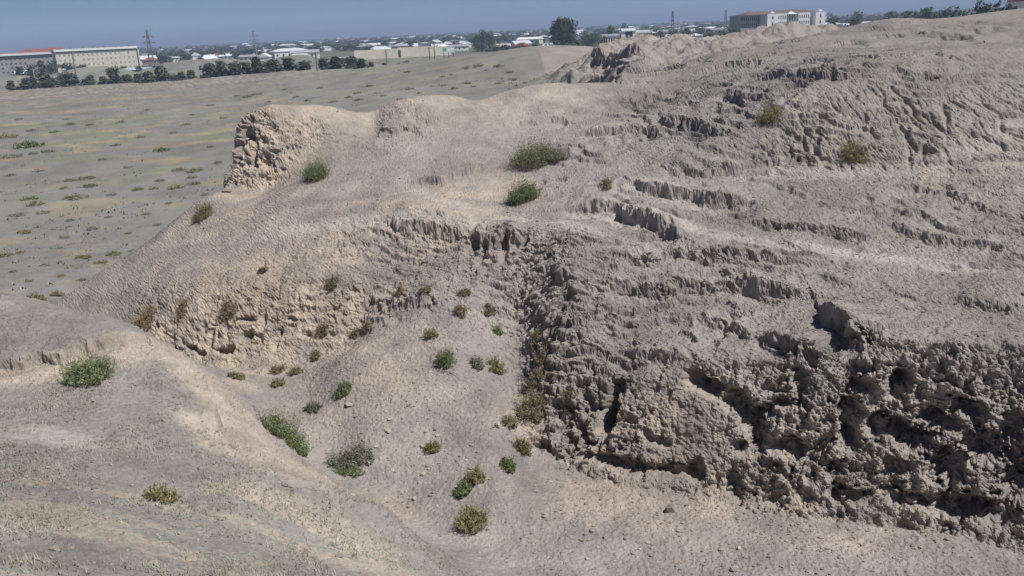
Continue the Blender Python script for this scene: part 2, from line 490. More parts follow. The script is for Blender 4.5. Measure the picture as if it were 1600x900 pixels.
def detail_z(x, y, z):
    """ledges and scarps on the smooth ground"""
    near = np.zeros(x.shape, np.float32)
    for bx, by, r, s in LEDGE:
        q = ((x - bx) ** 2 + (y - by) ** 2) / (r * r)
        near = np.maximum(near, s * np.exp(-q * q))
    m = near > .03
    if m.any():
        xm, ym, zm = x[m], y[m], z[m]
        rr = np.where(np.hypot(xm, ym) < 58, 1.0, 2.4)
        w = zm + .55 * rr * fbm(xm / (3.6 * rr), ym / (3.6 * rr), 0 * xm, 2, 31) + .12 * fbm(xm / .7, ym / .7, 0 * xm, 2, 37)
        per = .36 * rr
        fr = w / per - np.floor(w / per)
        st = sstep(.72, .98, fr) - fr
        patch = sstep(-.4, .15, fbm(xm / 2.6, ym / 2.6, 0 * xm, 2, 41))
        z = z.copy()
        z[m] = zm + per * st * near[m] * patch * .85
    for bx, by, rx, ry, h in BUMPS:
        z = z + h * np.exp(-(((x - bx) / rx) ** 2 + ((y - by) / ry) ** 2))
    m = (y > 72) & (y < 135) & (x > 2) & (x < 60)
    if m.any():
        wgt = sstep(72, 84, y[m]) * sstep(135, 120, y[m]) * sstep(2, 6, x[m]) * sstep(60, 30, x[m])
        z[m] += wgt * (.5 * fbm(x[m] / 4.4, y[m] / 6.0, 0 * x[m], 4, 231, .55, billow=True) - .1)
    for pl, h, lu, ld, rag in SCARPS:
        reach = 3.2 * max(lu, ld)
        lo, hi = pl.min(0) - reach, pl.max(0) + reach
        m = (x > lo[0]) & (x < hi[0]) & (y > lo[1]) & (y < hi[1])
        if not m.any():
            continue
        xm, ym = x[m], y[m]
        sd, d, fade = polyline_sd(xm, ym, pl)
        k = np.clip(np.hypot(pl[0, 0], pl[0, 1]) / 30, .7, 3)
        sdw = sd + rag * k * 2.6 * .20 * fbm(xm / .7, ym / .7, 0 * xm, 4, 5, .6)
        up = .6 * np.exp(-np.abs(sdw) / lu); dn = -.4 * np.exp(-np.abs(sdw) / ld)
        t = sstep(-.10 * k, .10 * k, sdw)
        gap = .7 + .3 * sstep(-.25, .2, perlin(xm / (1.1 * k), ym / (1.1 * k), 0 * xm, 77))
        z[m] = z[m] + .9 * h * fade * gap * (dn + (up - dn) * t)
    return z


# ------------------------------------------------------------------ terrain mesh
az_d = np.radians(34.0)
NCOL, NROW = 1080, 1030
azc = np.concatenate([-az_d - np.radians(np.linspace(40, .4, 26)), np.linspace(-az_d, az_d, NCOL), az_d + np.radians(np.linspace(.4, 40, 26))])
rs = np.concatenate([np.exp(np.linspace(math.log(1.5), math.log(20), 350))[:-1], np.exp(np.linspace(math.log(20), math.log(60), 1300))[:-1], np.exp(np.linspace(math.log(60), math.log(500), 700))[:-1], np.exp(np.linspace(math.log(500), math.log(30000), 120))])
SX = OX + np.sin(azc)[:, None] * rs
SY = OY + np.cos(azc)[:, None] * rs
SZ = np.empty(SX.shape)
for i in range(0, len(azc), 100):
    zz = base_z(SX[i:i + 100], SY[i:i + 100])
    SZ[i:i + 100] = detail_z(SX[i:i + 100], SY[i:i + 100], zz)
print('height', round(time.time() - T0, 1))
dist = np.sqrt(SX ** 2 + SY ** 2 + (SZ - CAMZ) ** 2).clip(3)
dr = np.diff(rs)[None, :]
dz = np.diff(SZ, axis=1)
dm = .5 * (dist[:, 1:] + dist[:, :-1])
sinv = np.clip((CAMZ - .5 * (SZ[:, 1:] + SZ[:, :-1])) / dm, .035, 1)
ds = (dr * sinv + np.abs(dz) * .9) / dm
elev = np.arctan2(SZ - CAMZ, np.hypot(SX, SY).clip(.5))
ds = .75 * np.abs(np.diff(elev, axis=1)) + .35 * ds + dr / dm * .015
front = SY > 3
runmax = np.maximum.accumulate(np.where(front, elev, -2.0), axis=1)
wv = np.where(elev < runmax - .012, .3, 1.0)
wv = np.where((elev < -.635) | ~front, .12, wv)
wv = np.where(rs[None, :] > 500, .5, wv)
wv = blur(wv, 30, 0)
ds = ds * .5 * (wv[:, 1:] + wv[:, :-1])
ds = .08 * blur(ds, 8, 0) + .92 * blur(ds, 45, 0)
cum = np.concatenate([np.zeros((len(azc), 1)), np.cumsum(ds, 1)], 1)
print('cum', cum[:, -1].mean(), [float(np.interp(r_, rs, cum[500])) for r_ in (10, 15, 20, 25, 30, 40, 60, 100, 400, 29000)])
PX = np.empty((len(azc), NROW)); PY = PX.copy(); PZ = PX.copy()
for i in range(len(azc)):
    tt = np.linspace(0, cum[i, -1], NROW)
    rr = np.interp(tt, cum[i], rs)
    PZ[i] = np.interp(rr, rs, SZ[i])
    PX[i] = OX + np.sin(azc[i]) * rr
    PY[i] = OY + np.cos(azc[i]) * rr
P = np.stack([PX, PY, PZ], -1)


def normals(P):
    a = np.gradient(P, axis=0); b = np.gradient(P, axis=1)
    nn = np.cross(b, a)
    nn = nn / np.maximum(np.linalg.norm(nn, axis=-1, keepdims=True), 1e-9)
    return np.where(nn[..., 2:3] < 0, -nn, nn)


# a softened copy gives the direction in which rock stands out or is hollowed
Ps = np.stack([blur(blur(P[..., k], 3, 0), 3, 1) for k in range(3)], -1)
N = normals(Ps)
slope = np.sqrt(1 - np.clip(N[..., 2], 0, 1) ** 2) / np.maximum(N[..., 2], .05)
camd = np.sqrt(P[..., 0] ** 2 + P[..., 1] ** 2 + (P[..., 2] - CAMZ) ** 2)
steep = sstep(.55, 1.15, slope)
x, y, z = (P[..., k].astype(np.float32) for k in range(3))


def zone(lst):
    """soft patches on the ground: (u, v, radius m, strength)"""
    out = np.zeros(x.shape, np.float32)
    for u, v, r, s in lst:
        q = hit(u, v)
        if q is None:
            continue
        m = (np.abs(x - q[0]) < 2 * r) & (np.abs(y - q[1]) < 2 * r)
        d2 = ((x[m] - q[0]) ** 2 + (y[m] - q[1]) ** 2) / (r * r)
        out[m] = np.maximum(out[m], s * np.exp(-d2 * d2))
    return out


ERODED = zone([(900, 420, 2, 1), (890, 480, 2, 1), (880, 540, 1.8, 1), (920, 600, 1.6, .8), (960, 570, 2, .5), (1050, 550, 2, .3), (1200, 540, 2.4, .2), (1320, 570, 1.4, .45), (1400, 575, 1.4, .3), (1500, 585, 1.4, .3), (1580, 590, 1.4, .3),
               (600, 410, 3, .45), (680, 410, 3, .5), (760, 420, 2.5, .7), (820, 440, 2, .8), (520, 460, 2.5, .5), (450, 480, 2.2, .5), (640, 470, 2, .4), (780, 370, 1.6, .8),
               (1050, 440, 3, .5), (1150, 470, 3, .5), (1000, 500, 3, .6), (1280, 230, 2, .4), (1400, 200, 4, .25), (1500, 190, 4, .25), (1230, 230, 1.6, .7),
               (960, 100, 10, .8), (1000, 120, 9, .7), (1060, 80, 12, .7), (1000, 60, 10, .8), (620, 200, 2.5, .6), (330, 500, 3, .5), (250, 505, 2, .4), (400, 510, 3, .6),
               (1100, 300, 4, .35), (1050, 200, 5, .4), (1200, 110, 6, .4), (1300, 330, 4, .3), (1500, 330, 5, .4), (1560, 420, 3, .3)])
CLIFF = zone([(875, 660, .9, 1), (930, 660, 1.2, .75), (1000, 680, 1.5, .65), (1060, 700, 1.4, .5), (1120, 700, 1.5, .65), (1200, 680, 1.8, .75), (1300, 680, 1.8, .8), (1400, 680, 1.8, .85), (1500, 690, 1.8, .85), (1590, 700, 1.8, .85),
              (385, 235, 1.5, .55), (430, 235, 1.2, .4), (365, 240, 1.0, .6), (1330, 520, .8, .5)])
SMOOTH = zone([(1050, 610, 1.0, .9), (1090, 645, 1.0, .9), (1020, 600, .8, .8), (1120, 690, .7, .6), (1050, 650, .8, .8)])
TRAILS = []
tn = .12 * fbm(x / 1.1, y / 1.1, z / 1.1, 2, 103)
for tl, tw, ta in [([(380, 372), (450, 362), (560, 343), (650, 343), (735, 353), (800, 345), (870, 350), (940, 372), (990, 392), (1060, 400)], .28, .68),
                   ([(860, 335), (960, 332), (1030, 350), (1070, 362), (1150, 378), (1300, 394), (1450, 409), (1600, 424)], .3, .68),
                   ([(1130, 330), (1050, 310), (960, 280)], .35, .5), ([(1150, 270), (1210, 268), (1260, 275), (1350, 270), (1450, 262), (1540, 225), (1600, 185)], .38, .6),
                   ([(310, 580), (340, 630), (370, 680), (420, 720), (500, 755), (590, 795)], .5, .85), ([(0, 668), (120, 688), (230, 708)], .35, .5), ([(620, 270), (680, 310), (745, 335)], .35, .45)]:
    pl = poly_world(tl)
    m = (x > pl[:, 0].min() - 2) & (x < pl[:, 0].max() + 2) & (y > pl[:, 1].min() - 2) & (y < pl[:, 1].max() + 2)
    sd, dd, fd = polyline_sd(x[m], y[m], pl)
    wgt = np.zeros(x.shape, np.float32); wgt[m] = sstep(tw * 1.7, tw * .6, np.abs(dd) + tn[m]) * fd
    TRAILS.append((wgt * ta, ta))
    ERODED *= 1 - .85 * wgt
    CLIFF *= 1 - .85 * wgt
CLIFF = np.maximum(CLIFF * sstep(.2, .6, slope), 0) * (1 - .75 * SMOOTH)
D = np.zeros(x.shape, np.float32)
# overall unevenness, scaled so that it stays sensible far off
lod = sstep(45, 120, camd).astype(np.float32)
D += (1 - lod) * .05 * fbm(x / 2.2, y / 2.2, z / 2.2, 3, 3) + lod * .22 * fbm(x / 11, y / 11, z / 11, 3, 4)
nearm = camd < 75
xs, ys, zs, es, cs, ss = x[nearm], y[nearm], z[nearm], ERODED[nearm], CLIFF[nearm], steep[nearm]
gran = 1 - .6 * sstep(30, 60, camd[nearm])
d = gran * (.02 * fbm(xs / .24, ys / .24, zs / .24, 3, 9, .6) + .03 * (.75 + sstep(0, 6, xs) * .15) * fbm(xs / .16, ys / .16, zs / .16, 2, 8, .5, billow=True))
bed = np.maximum(es * .7 + .12 * sstep(.25, .6, slope[nearm]), ss * .9) * (1 - .75 * SMOOTH[nearm])
m = bed > .05
xa, ya, za = xs[m], ys[m], zs[m]
wob = .2 * perlin(xa / .9, ya / .9, za / .9, 51)
e0 = fbm(xa / 1.3, ya / 1.3, za / 1.3, 2, 52)
e1 = fbm((xa + wob) / .36, (ya + wob) / .36, za / .62, 3, 53, .6, billow=True)
e2 = fbm(xa / .7 + 4, ya / .7, za / .5, 3, 57, .55, ridged=True)
hol = sstep(.2, .42, fbm(xa / .42, ya / .42, za / .3, 4, 59, .65)) * sstep(-.25, .3, fbm(xa / 1.4, ya / 1.4, za / 1.4, 2, 60))
bid = np.zeros(xa.shape, np.float32); mm = bed[m] > .2
bid[mm] = worley((xa + wob)[mm] / .26, (ya + wob)[mm] / .26, za[mm] / .3, 75)[2]
d[m] += bed[m] * (.07 * e0 + .035 * e1 + .04 * e2 - .12 * hol + .09 * bid * sstep(-.3, .3, e0) - .13 * cracks(xa / .55 + wob, ya / .55, za / .9, 84) * sstep(-.2, .3, e0) - .06 * cracks(xa / .24, ya / .24 + wob, za / .3, 85))
m = cs > .02
xa, ya, za, ca = xs[m], ys[m], zs[m], cs[m]
wob = .35 * perlin(xa / 1.5, ya / 1.5, za / 1.5, 61)
big = fbm((xa + wob) / 1.5, (ya + wob) / 1.5, za / 1.7, 2, 63)
flute = fbm((xa + wob) / .48, (ya - wob) / .48, za / 1.3, 2, 67, .5, billow=True)
pits = sstep(.18, .42, fbm(xa / .8 + wob, ya / .8, za / .6, 4, 69, .6))
cr1 = cracks(xa / .7 + wob, ya / .7, za / 1.5, 82)
cr2 = cracks(xa / .3, ya / .3 + wob, za / .45, 83)
pits2 = sstep(.12, .4, fbm(xa / .3, ya / .3, za / .34, 2, 71))
w1, w2, wid1 = worley((xa + .3 * wob) / .3, (ya + .3 * wob) / .3, za / .36, 73)
_, _, wid2 = worley((xa + wob) / .75, (ya - wob) / .75, za / .95, 74)
crack = 1 - sstep(0, .16, w2 - w1)
d[m] += ca * (.30 * big + .08 * flute - .30 * pits - .05 * pits2 - .05 * crack + .07 * wid1 + .20 * wid2 - .18 * cr1 - .06 * cr2 + .06 * fbm(xa / .14, ya / .14, za / .13, 2, 79, .6, billow=True))
RIB = zone([(880, 400, 1.5, 1), (885, 450, 1.5, 1), (885, 500, 1.5, 1), (885, 550, 1.4, 1), (870, 590, 1.2, .8), (830, 430, 1.3, .8), (780, 390, 1.2, .8), (690, 390, 1.6, .5), (640, 400, 2, .4)])[nearm]
m = RIB > .03
xa, ya, za = xs[m], ys[m], zs[m]
wob = .25 * perlin(xa / .8, ya / .8, za / .8, 87)
d[m] += RIB[m] * (.07 - .24 * cracks(xa / 1.6, (ya + .35 * xa) / .42 + wob, za / 1.4, 88) - .12 * cracks(xa / .7, (ya + .35 * xa) / .2 + wob, za / .7, 89))
RIBX = zone([(1250, 220, 1.6, .8), (1300, 210, 2.0, 1), (1370, 200, 2.4, 1), (1430, 200, 2.4, 1), (1500, 190, 2.4, .9), (1560, 170, 2.4, .7)])[nearm] * sstep(.2, .45, slope[nearm])
m = RIBX > .03
xa, ya, za = xs[m], ys[m], zs[m]
wob = .3 * perlin(xa / 1.1, ya / 1.1, za / 1.1, 86)
d[m] += RIBX[m] * (.05 - .22 * cracks((xa + .25 * za) / 1.0 + wob, ya / 4.0, za / 3.5, 94) - .10 * cracks((xa + .25 * za) / .4 + wob, ya / 1.6, za / 1.3, 95))
D[nearm] += d
P = P + N * D[..., None]

# hollows, caves and clefts: (u, v, half width, half height, depth)
DENTS = [(945, 640, .2, .75, 1.1), (948, 660, .22, .5, .9), (880, 655, .35, .5, .4), (1085, 592, .30, .25, .9), (1110, 605, .34, .26, 1.0), (1145, 628, .32, .28, .9), (1172, 655, .28, .4, .8), (1185, 680, .25, .4, .7),
         (1028, 690, .3, .14, .45), (1010, 676, .2, .12, .3), (1160, 700, .3, .18, .5), (1085, 738, .22, .3, .7), (1145, 752, .18, .3, .5), (985, 728, .8, .2, .6), (930, 716, .8, .16, .5), (1060, 738, .5, .18, .6),
         (1195, 642, .22, .16, .6), (1250, 605, .2, .4, .7), (1232, 632, .4, .12, .6), (1345, 602, .3, .2, .7), (1402, 605, .26, .36, 1.0), (1412, 590, .2, .2, .7), (1330, 655, .25, .6, .9), (1325, 690, .3, .3, .7),
         (1385, 670, .5, .3, 1.0), (1430, 690, .5, .3, 1.0), (1470, 660, .5, .22, .8), (1510, 640, .4, .2, .8), (1230, 700, .6, .25, .7), (1480, 730, .4, .4, .9), (1540, 700, .5, .4, 1.0), (1580, 670, .3, .3, .8),
         (1330, 775, .45, .2, .8), (1420, 778, .6, .18, .7), (1490, 790, .6, .25, .8), (1560, 800, .5, .3, .8), (1590, 760, .4, .4, .9), (1310, 745, .2, .4, .5), (1265, 740, .15, .5, .4), (1400, 730, .35, .25, .7),
         (1305, 515, .35, .3, .5), (1330, 540, .35, .3, .5),
         (370, 240, .35, 1.1, 1.0), (416, 256, .4, .3, .5), (398, 245, .15, .6, .5), (413, 222, .25, .2, .3), (432, 238, .25, .15, .3), (395, 215, .15, .3, .3), (440, 265, .25, .15, .3),
         (345, 549, .35, .12, .5), (300, 544, .3, .12, .5), (385, 526, .28, .25, .4), (433, 528, .15, .35, .4), (384, 500, .4, .1, .4), (360, 548, .15, .15, .4), (457, 498, .25, .08, .3), (480, 525, .15, .1, .3), (312, 553, .2, .1, .4), (410, 505, .12, .35, .25), (330, 530, .12, .5, .25),
         (968, 343, .4, .25, .5), (750, 400, .12, .6, .4), (787, 385, .15, .7, .5), (740, 380, .2, .4, .4), (815, 385, .12, .4, .4), (600, 205, .3, .15, .2), (635, 203, .2, .12, .2),
         (1235, 245, .3, .5, .4), (1250, 235, .25, .6, .3), (1275, 220, .15, .7, .3), (1290, 250, .25, .3, .3), (1420, 230, .12, .9, .25), (1440, 240, .12, .6, .25),
         ]
for u, v, rw, rh, dep in DENTS:
    q = hit(u, v)
    if q is None:
        continue
    R = 2.2 * max(rw, rh)
    m = (np.abs(P[..., 0] - q[0]) < R) & (np.abs(P[..., 1] - q[1]) < R + .6) & (np.abs(P[..., 2] - q[2]) < R + .5)
    if not m.any():
        continue
    pp = P[m]
    i0 = np.argmin(((pp - q) ** 2).sum(1))
    nn = N[m][i0] * np.array([1, 1, .35]); nn /= np.linalg.norm(nn)
    side = np.cross([0, 0, 1.0], nn); side /= max(np.linalg.norm(side), 1e-6)
    upv = np.cross(nn, side)
    rel = pp - q
    jit = .35 * fbm(pp[:, 0] / .45, pp[:, 1] / .45, pp[:, 2] / .38, 3, 91, .6)
    a = rel @ side / rw; b = rel @ upv / rh
    rho = np.sqrt(a * a + b * b) + jit * 1.3
    P[m] = pp - nn * (.62 * dep * np.exp(-np.clip(rho, 0, 3) ** 4))[:, None]

# loose sand fills the foot of the cliff to a level
fx = np.array([at_z(*f)[:2] for f in FOOT])
footd = np.interp(P[..., 0], fx[:, 0], fx[:, 1])
flo = np.interp(P[..., 0], fx[:, 0], [f[2] for f in FOOT]) + .05 * fbm(P[..., 0] / 1.3, P[..., 1] / 1.3, 0 * P[..., 0], 2, 97)
infoot = (P[..., 0] > fx[0, 0] - .3) & (P[..., 1] > footd - .05) & (P[..., 1] < footd + 2.5) & (P[..., 0] < 30)
lev = flo - .28 + .30 * np.clip(P[..., 1] - footd, 0, 1.2)
P[..., 2] = np.where(infoot, np.maximum(P[..., 2], lev), P[..., 2])
print('displaced', round(time.time() - T0, 1))

# ------------------------------------------------------------------ soil colours (ground tones, plus sunlight painted on the smooth cliff ramp)
x, y, z = (P[..., k].astype(np.float32) for k in range(3))


def patches(*a):
    return zone(list(a))


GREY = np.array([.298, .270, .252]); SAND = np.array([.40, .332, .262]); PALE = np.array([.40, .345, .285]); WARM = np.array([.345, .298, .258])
DUST = np.array([.27, .25, .232]); PLAIN = np.array([.228, .222, .204]); OLIVE = np.array([.195, .202, .150]); CLAY = np.array([.27, .235, .205]); TRAIL = np.array([.44, .395, .355]); GRASSY = np.array([.275, .262, .235])
col = np.empty(P.shape, np.float32); col[:] = GREY
nA = (1 - lod) * fbm(x / 4, y / 4, z / 4, 3, 101) + lod * fbm(x / 18, y / 18, z / 18, 3, 102)
nB = (1 - lod) * fbm(x / 1.1, y / 1.1, z / 1.1, 3, 103) + lod * fbm(x / 5, y / 5, z / 5, 3, 104)
nC = fbm(x / .3, y / .3, z / .3, 2, 107)


def paint(c, w):
    global col
    w = np.clip(w, 0, 1)[..., None]
    col = col * (1 - w) + np.asarray(c, np.float32) * w


paint(WARM, patches((500, 330, 9, .7), (350, 380, 7, .8), (450, 430, 5, .8), (330, 450, 5, .8), (600, 400, 5, .6), (700, 420, 4, .45), (640, 560, 5, .55), (560, 640, 4, .5), (700, 680, 4, .35), (460, 230, 6, .6), (750, 200, 6, .3)) * (.8 + nB))
paint(PALE, patches((420, 200, 3, .9), (480, 190, 4, .7), (660, 175, 5, .8), (720, 160, 4, .7), (830, 145, 4, .6), (1330, 180, 3, 1), (1300, 220, 2.5, .7), (1400, 190, 3.5, .95), (1480, 200, 4.5, .95), (1560, 190, 4, .85), (1070, 620, 1.2, .5), (1100, 100, 8, .3), (590, 215, 3, .6), (1000, 70, 12, .4)) * (.9 + nB))  # the small patch on the smooth cliff ramp paints in its sunlit brightness
paint(SAND, patches((400, 500, 3.2, .75), (300, 500, 2.5, .6), (480, 500, 2.6, .6), (360, 545, 2.5, .9), (430, 555, 2.2, .7), (330, 585, 1.5, .6), (500, 440, 3, .4), (540, 770, 1.1, .9), (500, 745, 1.0, .9), (440, 725, .9, .8), (590, 795, .9, .8),
                    (950, 760, 2.0, .5), (1050, 780, 2.2, .45), (1200, 800, 1.6, .45), (1330, 810, 1.4, .4), (1430, 810, 1.4, .4), (740, 290, 3, .65), (700, 320, 3.5, .4), (420, 275, 3, .6), (380, 310, 3, .5), (560, 230, 3.5, .4), (640, 340, 4, .25), (850, 600, .9, .4), (830, 640, 1, .5), (600, 560, 2.2, .35)) * (.85 + .9 * nB))
paint(np.array([.236, .224, .208]), patches((1400, 75, 16, .8), (1550, 60, 18, .8), (1250, 70, 14, .6), (1300, 100, 8, .6), (1480, 95, 8, .7), (1150, 130, 7, .5), (1200, 170, 5, .5), (1100, 200, 6, .4), (1250, 300, 5, .35), (1450, 320, 6, .2), (1560, 300, 6, .25), (1400, 440, 4, .25), (1550, 470, 4, .3), (1500, 600, 3, .3)) * (.95 + .8 * nB))
paint(DUST, patches((600, 240, 4, .6), (640, 230, 5, .6), (700, 230, 5, .6), (1000, 350, 4, .3), (600, 700, 3, .3), (760, 560, 2, .5), (700, 480, 2, .4)) * (.9 + nB))
left_near = sstep(0, 1, 1 - sstep(15.0, 18.0, y + .45 * np.clip(x, -9, 3) * 0 + .3 * (x + 9))) * (y < 17) * sstep(2.5, -1, x)
paint(GRASSY, left_near * (.75 + .8 * nB))
paint(PALE, left_near * sstep(.0, .3, fbm(x / 5.0, (y + .06 * x) / .9, 0 * x, 3, 111, .6)) * .8)
paint(PALE * 1.02, patches((335, 610, .9, .8), (280, 572, 1.0, .7), (235, 560, 1.0, .6), (352, 660, .7, .8), (345, 700, .7, .8), (150, 555, .8, .4), (200, 560, 1, .5)) * (.9 + nB))
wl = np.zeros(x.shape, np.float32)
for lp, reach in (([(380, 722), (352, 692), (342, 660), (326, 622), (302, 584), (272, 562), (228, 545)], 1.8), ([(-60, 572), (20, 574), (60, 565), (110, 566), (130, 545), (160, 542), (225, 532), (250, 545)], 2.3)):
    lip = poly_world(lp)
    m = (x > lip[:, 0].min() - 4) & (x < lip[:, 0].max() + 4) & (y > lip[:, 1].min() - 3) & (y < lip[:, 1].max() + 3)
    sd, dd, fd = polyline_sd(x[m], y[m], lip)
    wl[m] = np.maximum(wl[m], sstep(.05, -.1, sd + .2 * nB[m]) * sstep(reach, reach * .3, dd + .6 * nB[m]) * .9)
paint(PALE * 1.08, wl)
paint(GREY * .80, patches((100, 520, 2.2, .75), (200, 528, 1.8, .75), (30, 500, 3, .75), (200, 630, 2, .55), (270, 650, 1.5, .65), (100, 620, 2.2, .45)) * (1 - wl))
paint(GRASSY * .97, patches((100, 600, 4, .5), (200, 640, 3, .5), (60, 500, 4, .4)) * (.9 + nB))
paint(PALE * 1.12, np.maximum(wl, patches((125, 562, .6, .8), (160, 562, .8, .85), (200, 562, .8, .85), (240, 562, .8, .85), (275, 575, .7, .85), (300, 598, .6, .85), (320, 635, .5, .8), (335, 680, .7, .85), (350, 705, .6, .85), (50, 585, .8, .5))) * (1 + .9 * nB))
plain_w = sstep(1.0, -.6, z) * sstep(36, 44, y + .2 * x) + sstep(75, 95, y) * (x < 8) * sstep(9.5, 7, z) * .9
paint(PLAIN, plain_w)
paint(OLIVE, plain_w * sstep(-.05, .35, .6 * nA + .5 * fbm(x / 22, y / 22, 0 * x, 3, 123)) * .5)
paint(np.array([.30, .255, .175]), plain_w * sstep(.2, .5, fbm(x / 7, y / 7, 0 * x, 3, 121)) * .55)
paint(PALE * .92, sstep(230, 260, y) * sstep(390, 330, y) * sstep(-.1, .3, nB) * .5 * (z < 6))
# trodden trails
for wgt, ta in TRAILS:
    paint(TRAIL if ta < .7 else PALE, wgt)
col *= (1 + .2 * nA + .22 * nB + .10 * nC)[..., None].astype(np.float32)
far_w = sstep(500, 700, np.hypot(x, y))
paint(np.array([.13, .135, .095]), far_w * .8)
col = np.clip(col, .03, .7)


def grid_mesh(name, P, col):
    nc, nr = P.shape[:2]
    me = bpy.data.meshes.new(name)
    me.vertices.add(nc * nr)
    me.vertices.foreach_set('co', P.reshape(-1).astype(np.float32))
    idx = np.arange(nc * nr, dtype=np.int32).reshape(nc, nr)
    q = np.stack([idx[:-1, :-1], idx[1:, :-1], idx[1:, 1:], idx[:-1, 1:]], -1).reshape(-1, 4)
    q = q[:, ::-1]
    me.loops.add(q.size); me.loops.foreach_set('vertex_index', np.ascontiguousarray(q).reshape(-1))
    me.polygons.add(len(q)); me.polygons.foreach_set('loop_start', np.arange(0, q.size, 4, dtype=np.int32))
    me.polygons.foreach_set('use_smooth', np.zeros(len(q), bool))
    me.update(calc_edges=True)
    at = me.attributes.new('soil', 'FLOAT_COLOR', 'POINT')
    c4 = np.ones((nc * nr, 4), np.float32); c4[:, :3] = col.reshape(-1, 3)
    at.data.foreach_set('color', c4.reshape(-1))
    return me


def new_mat(name):
    m = bpy.data.materials.new(name); m.use_nodes = True
    nt = m.node_tree
    b = nt.nodes['Principled BSDF']
    b.inputs['Roughness'].default_value = .95
    b.inputs['Specular IOR Level'].default_value = .15
    return m, nt, b


soil_m, nt, bs = new_mat('dry_loess_soil')
att = nt.nodes.new('ShaderNodeAttribute'); att.attribute_name = 'soil'
tc = nt.nodes.new('ShaderNodeTexCoord')
n1 = nt.nodes.new('ShaderNodeTexNoise'); n1.inputs['Scale'].default_value = 9.0; n1.inputs['Detail'].default_value = 8; n1.inputs['Roughness'].default_value = .7
n2 = nt.nodes.new('ShaderNodeTexVoronoi'); n2.inputs['Scale'].default_value = 14.0
nt.links.new(tc.outputs['Object'], n1.inputs['Vector']); nt.links.new(tc.outputs['Object'], n2.inputs['Vector'])
mr = nt.nodes.new('ShaderNodeMapRange'); mr.inputs['From Min'].default_value = .3; mr.inputs['From Max'].default_value = .7; mr.inputs['To Min'].default_value = .78; mr.inputs['To Max'].default_value = 1.2
nt.links.new(n1.outputs['Fac'], mr.inputs['Value'])
mx = nt.nodes.new('ShaderNodeMix'); mx.data_type = 'RGBA'; mx.blend_type = 'MULTIPLY'; mx.inputs['Factor'].default_value = 1.0
nt.links.new(att.outputs['Color'], mx.inputs[6]); nt.links.new(mr.outputs['Result'], mx.inputs[7])
nt.links.new(mx.outputs[2], bs.inputs['Base Color'])
bp = nt.nodes.new('ShaderNodeBump'); bp.inputs['Strength'].default_value = .6; bp.inputs['Distance'].default_value = .06
nt.links.new(n1.outputs['Fac'], bp.inputs['Height']); nt.links.new(bp.outputs['Normal'], bs.inputs['Normal'])

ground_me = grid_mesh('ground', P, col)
ground_me.materials.append(soil_m)
ground = bpy.data.objects.new('ground', ground_me)
COL.objects.link(ground)
ground['kind'] = 'structure'
ground['label'] = 'bare eroded loess hills, gully floor and dusty plain'
print('ground', round(time.time() - T0, 1))


# ------------------------------------------------------------------ objects: helpers
def tag(o, label=None, cat=None, group=None, kind=None):
    for k, val in (('label', label), ('category', cat), ('group', group), ('kind', kind)):
        if val:
            o[k] = val
    return o


def empty(name, loc):
    o = bpy.data.objects.new(name, None)
    o.empty_display_size = .2
    o.location = loc
    COL.objects.link(o)
    return o


def link(name, me, parent=None, loc=(0, 0, 0), rz=0.0, sc=(1, 1, 1)):
    o = bpy.data.objects.new(name, me)
    COL.objects.link(o)
    o.location = loc
    o.rotation_euler = (0, 0, rz)
    o.scale = sc
    if parent:
        o.parent = parent
    return o


def raw_mesh(name, V, F, mat, smooth=False):
    """V (n,3); F (m,3) or (m,4) integer faces"""
    me = bpy.data.meshes.new(name)
    V = np.asarray(V, np.float32); F = np.asarray(F, np.int32)
    k = F.shape[1]
    me.vertices.add(len(V)); me.vertices.foreach_set('co', V.reshape(-1))
    me.loops.add(F.size); me.loops.foreach_set('vertex_index', F.reshape(-1))
    me.polygons.add(len(F)); me.polygons.foreach_set('loop_start', np.arange(0, F.size, k, dtype=np.int32))
    me.polygons.foreach_set('use_smooth', np.full(len(F), bool(smooth)))
    me.update(calc_edges=True)
    if mat:
        me.materials.append(mat)
    return me


BOXF = [(0, 3, 2, 1), (4, 5, 6, 7), (0, 1, 5, 4), (1, 2, 6, 5), (2, 3, 7, 6), (3, 0, 4, 7)]


def boxes(name, lst, mat):
    """several boxes (x0,y0,z0,x1,y1,z1) as one mesh"""
    V, F = [], []
    for (a, b, c, d, e, f) in lst:
        n0 = len(V)
        V += [(a, b, c), (d, b, c), (d, e, c), (a, e, c), (a, b, f), (d, b, f), (d, e, f), (a, e, f)]
        F += [tuple(i + n0 for i in q) for q in BOXF]
    return raw_mesh(name, V, F, mat)


def bars(name, lst, mat, w=.2):
    """square bars from a to b"""
    V, F = [], []
    for a, b in lst:
        a, b = Vector(a), Vector(b)
        d = (b - a).normalized()
        s = d.orthogonal().normalized() * w * .5
        t = d.cross(s).normalized() * w * .5
        n0 = len(V)
        V += [a + s + t, a - s + t, a - s - t, a + s - t, b + s + t, b - s + t, b - s - t, b + s - t]
        F += [tuple(i + n0 for i in q) for q in BOXF]
    return raw_mesh(name, [tuple(q) for q in V], F, mat)


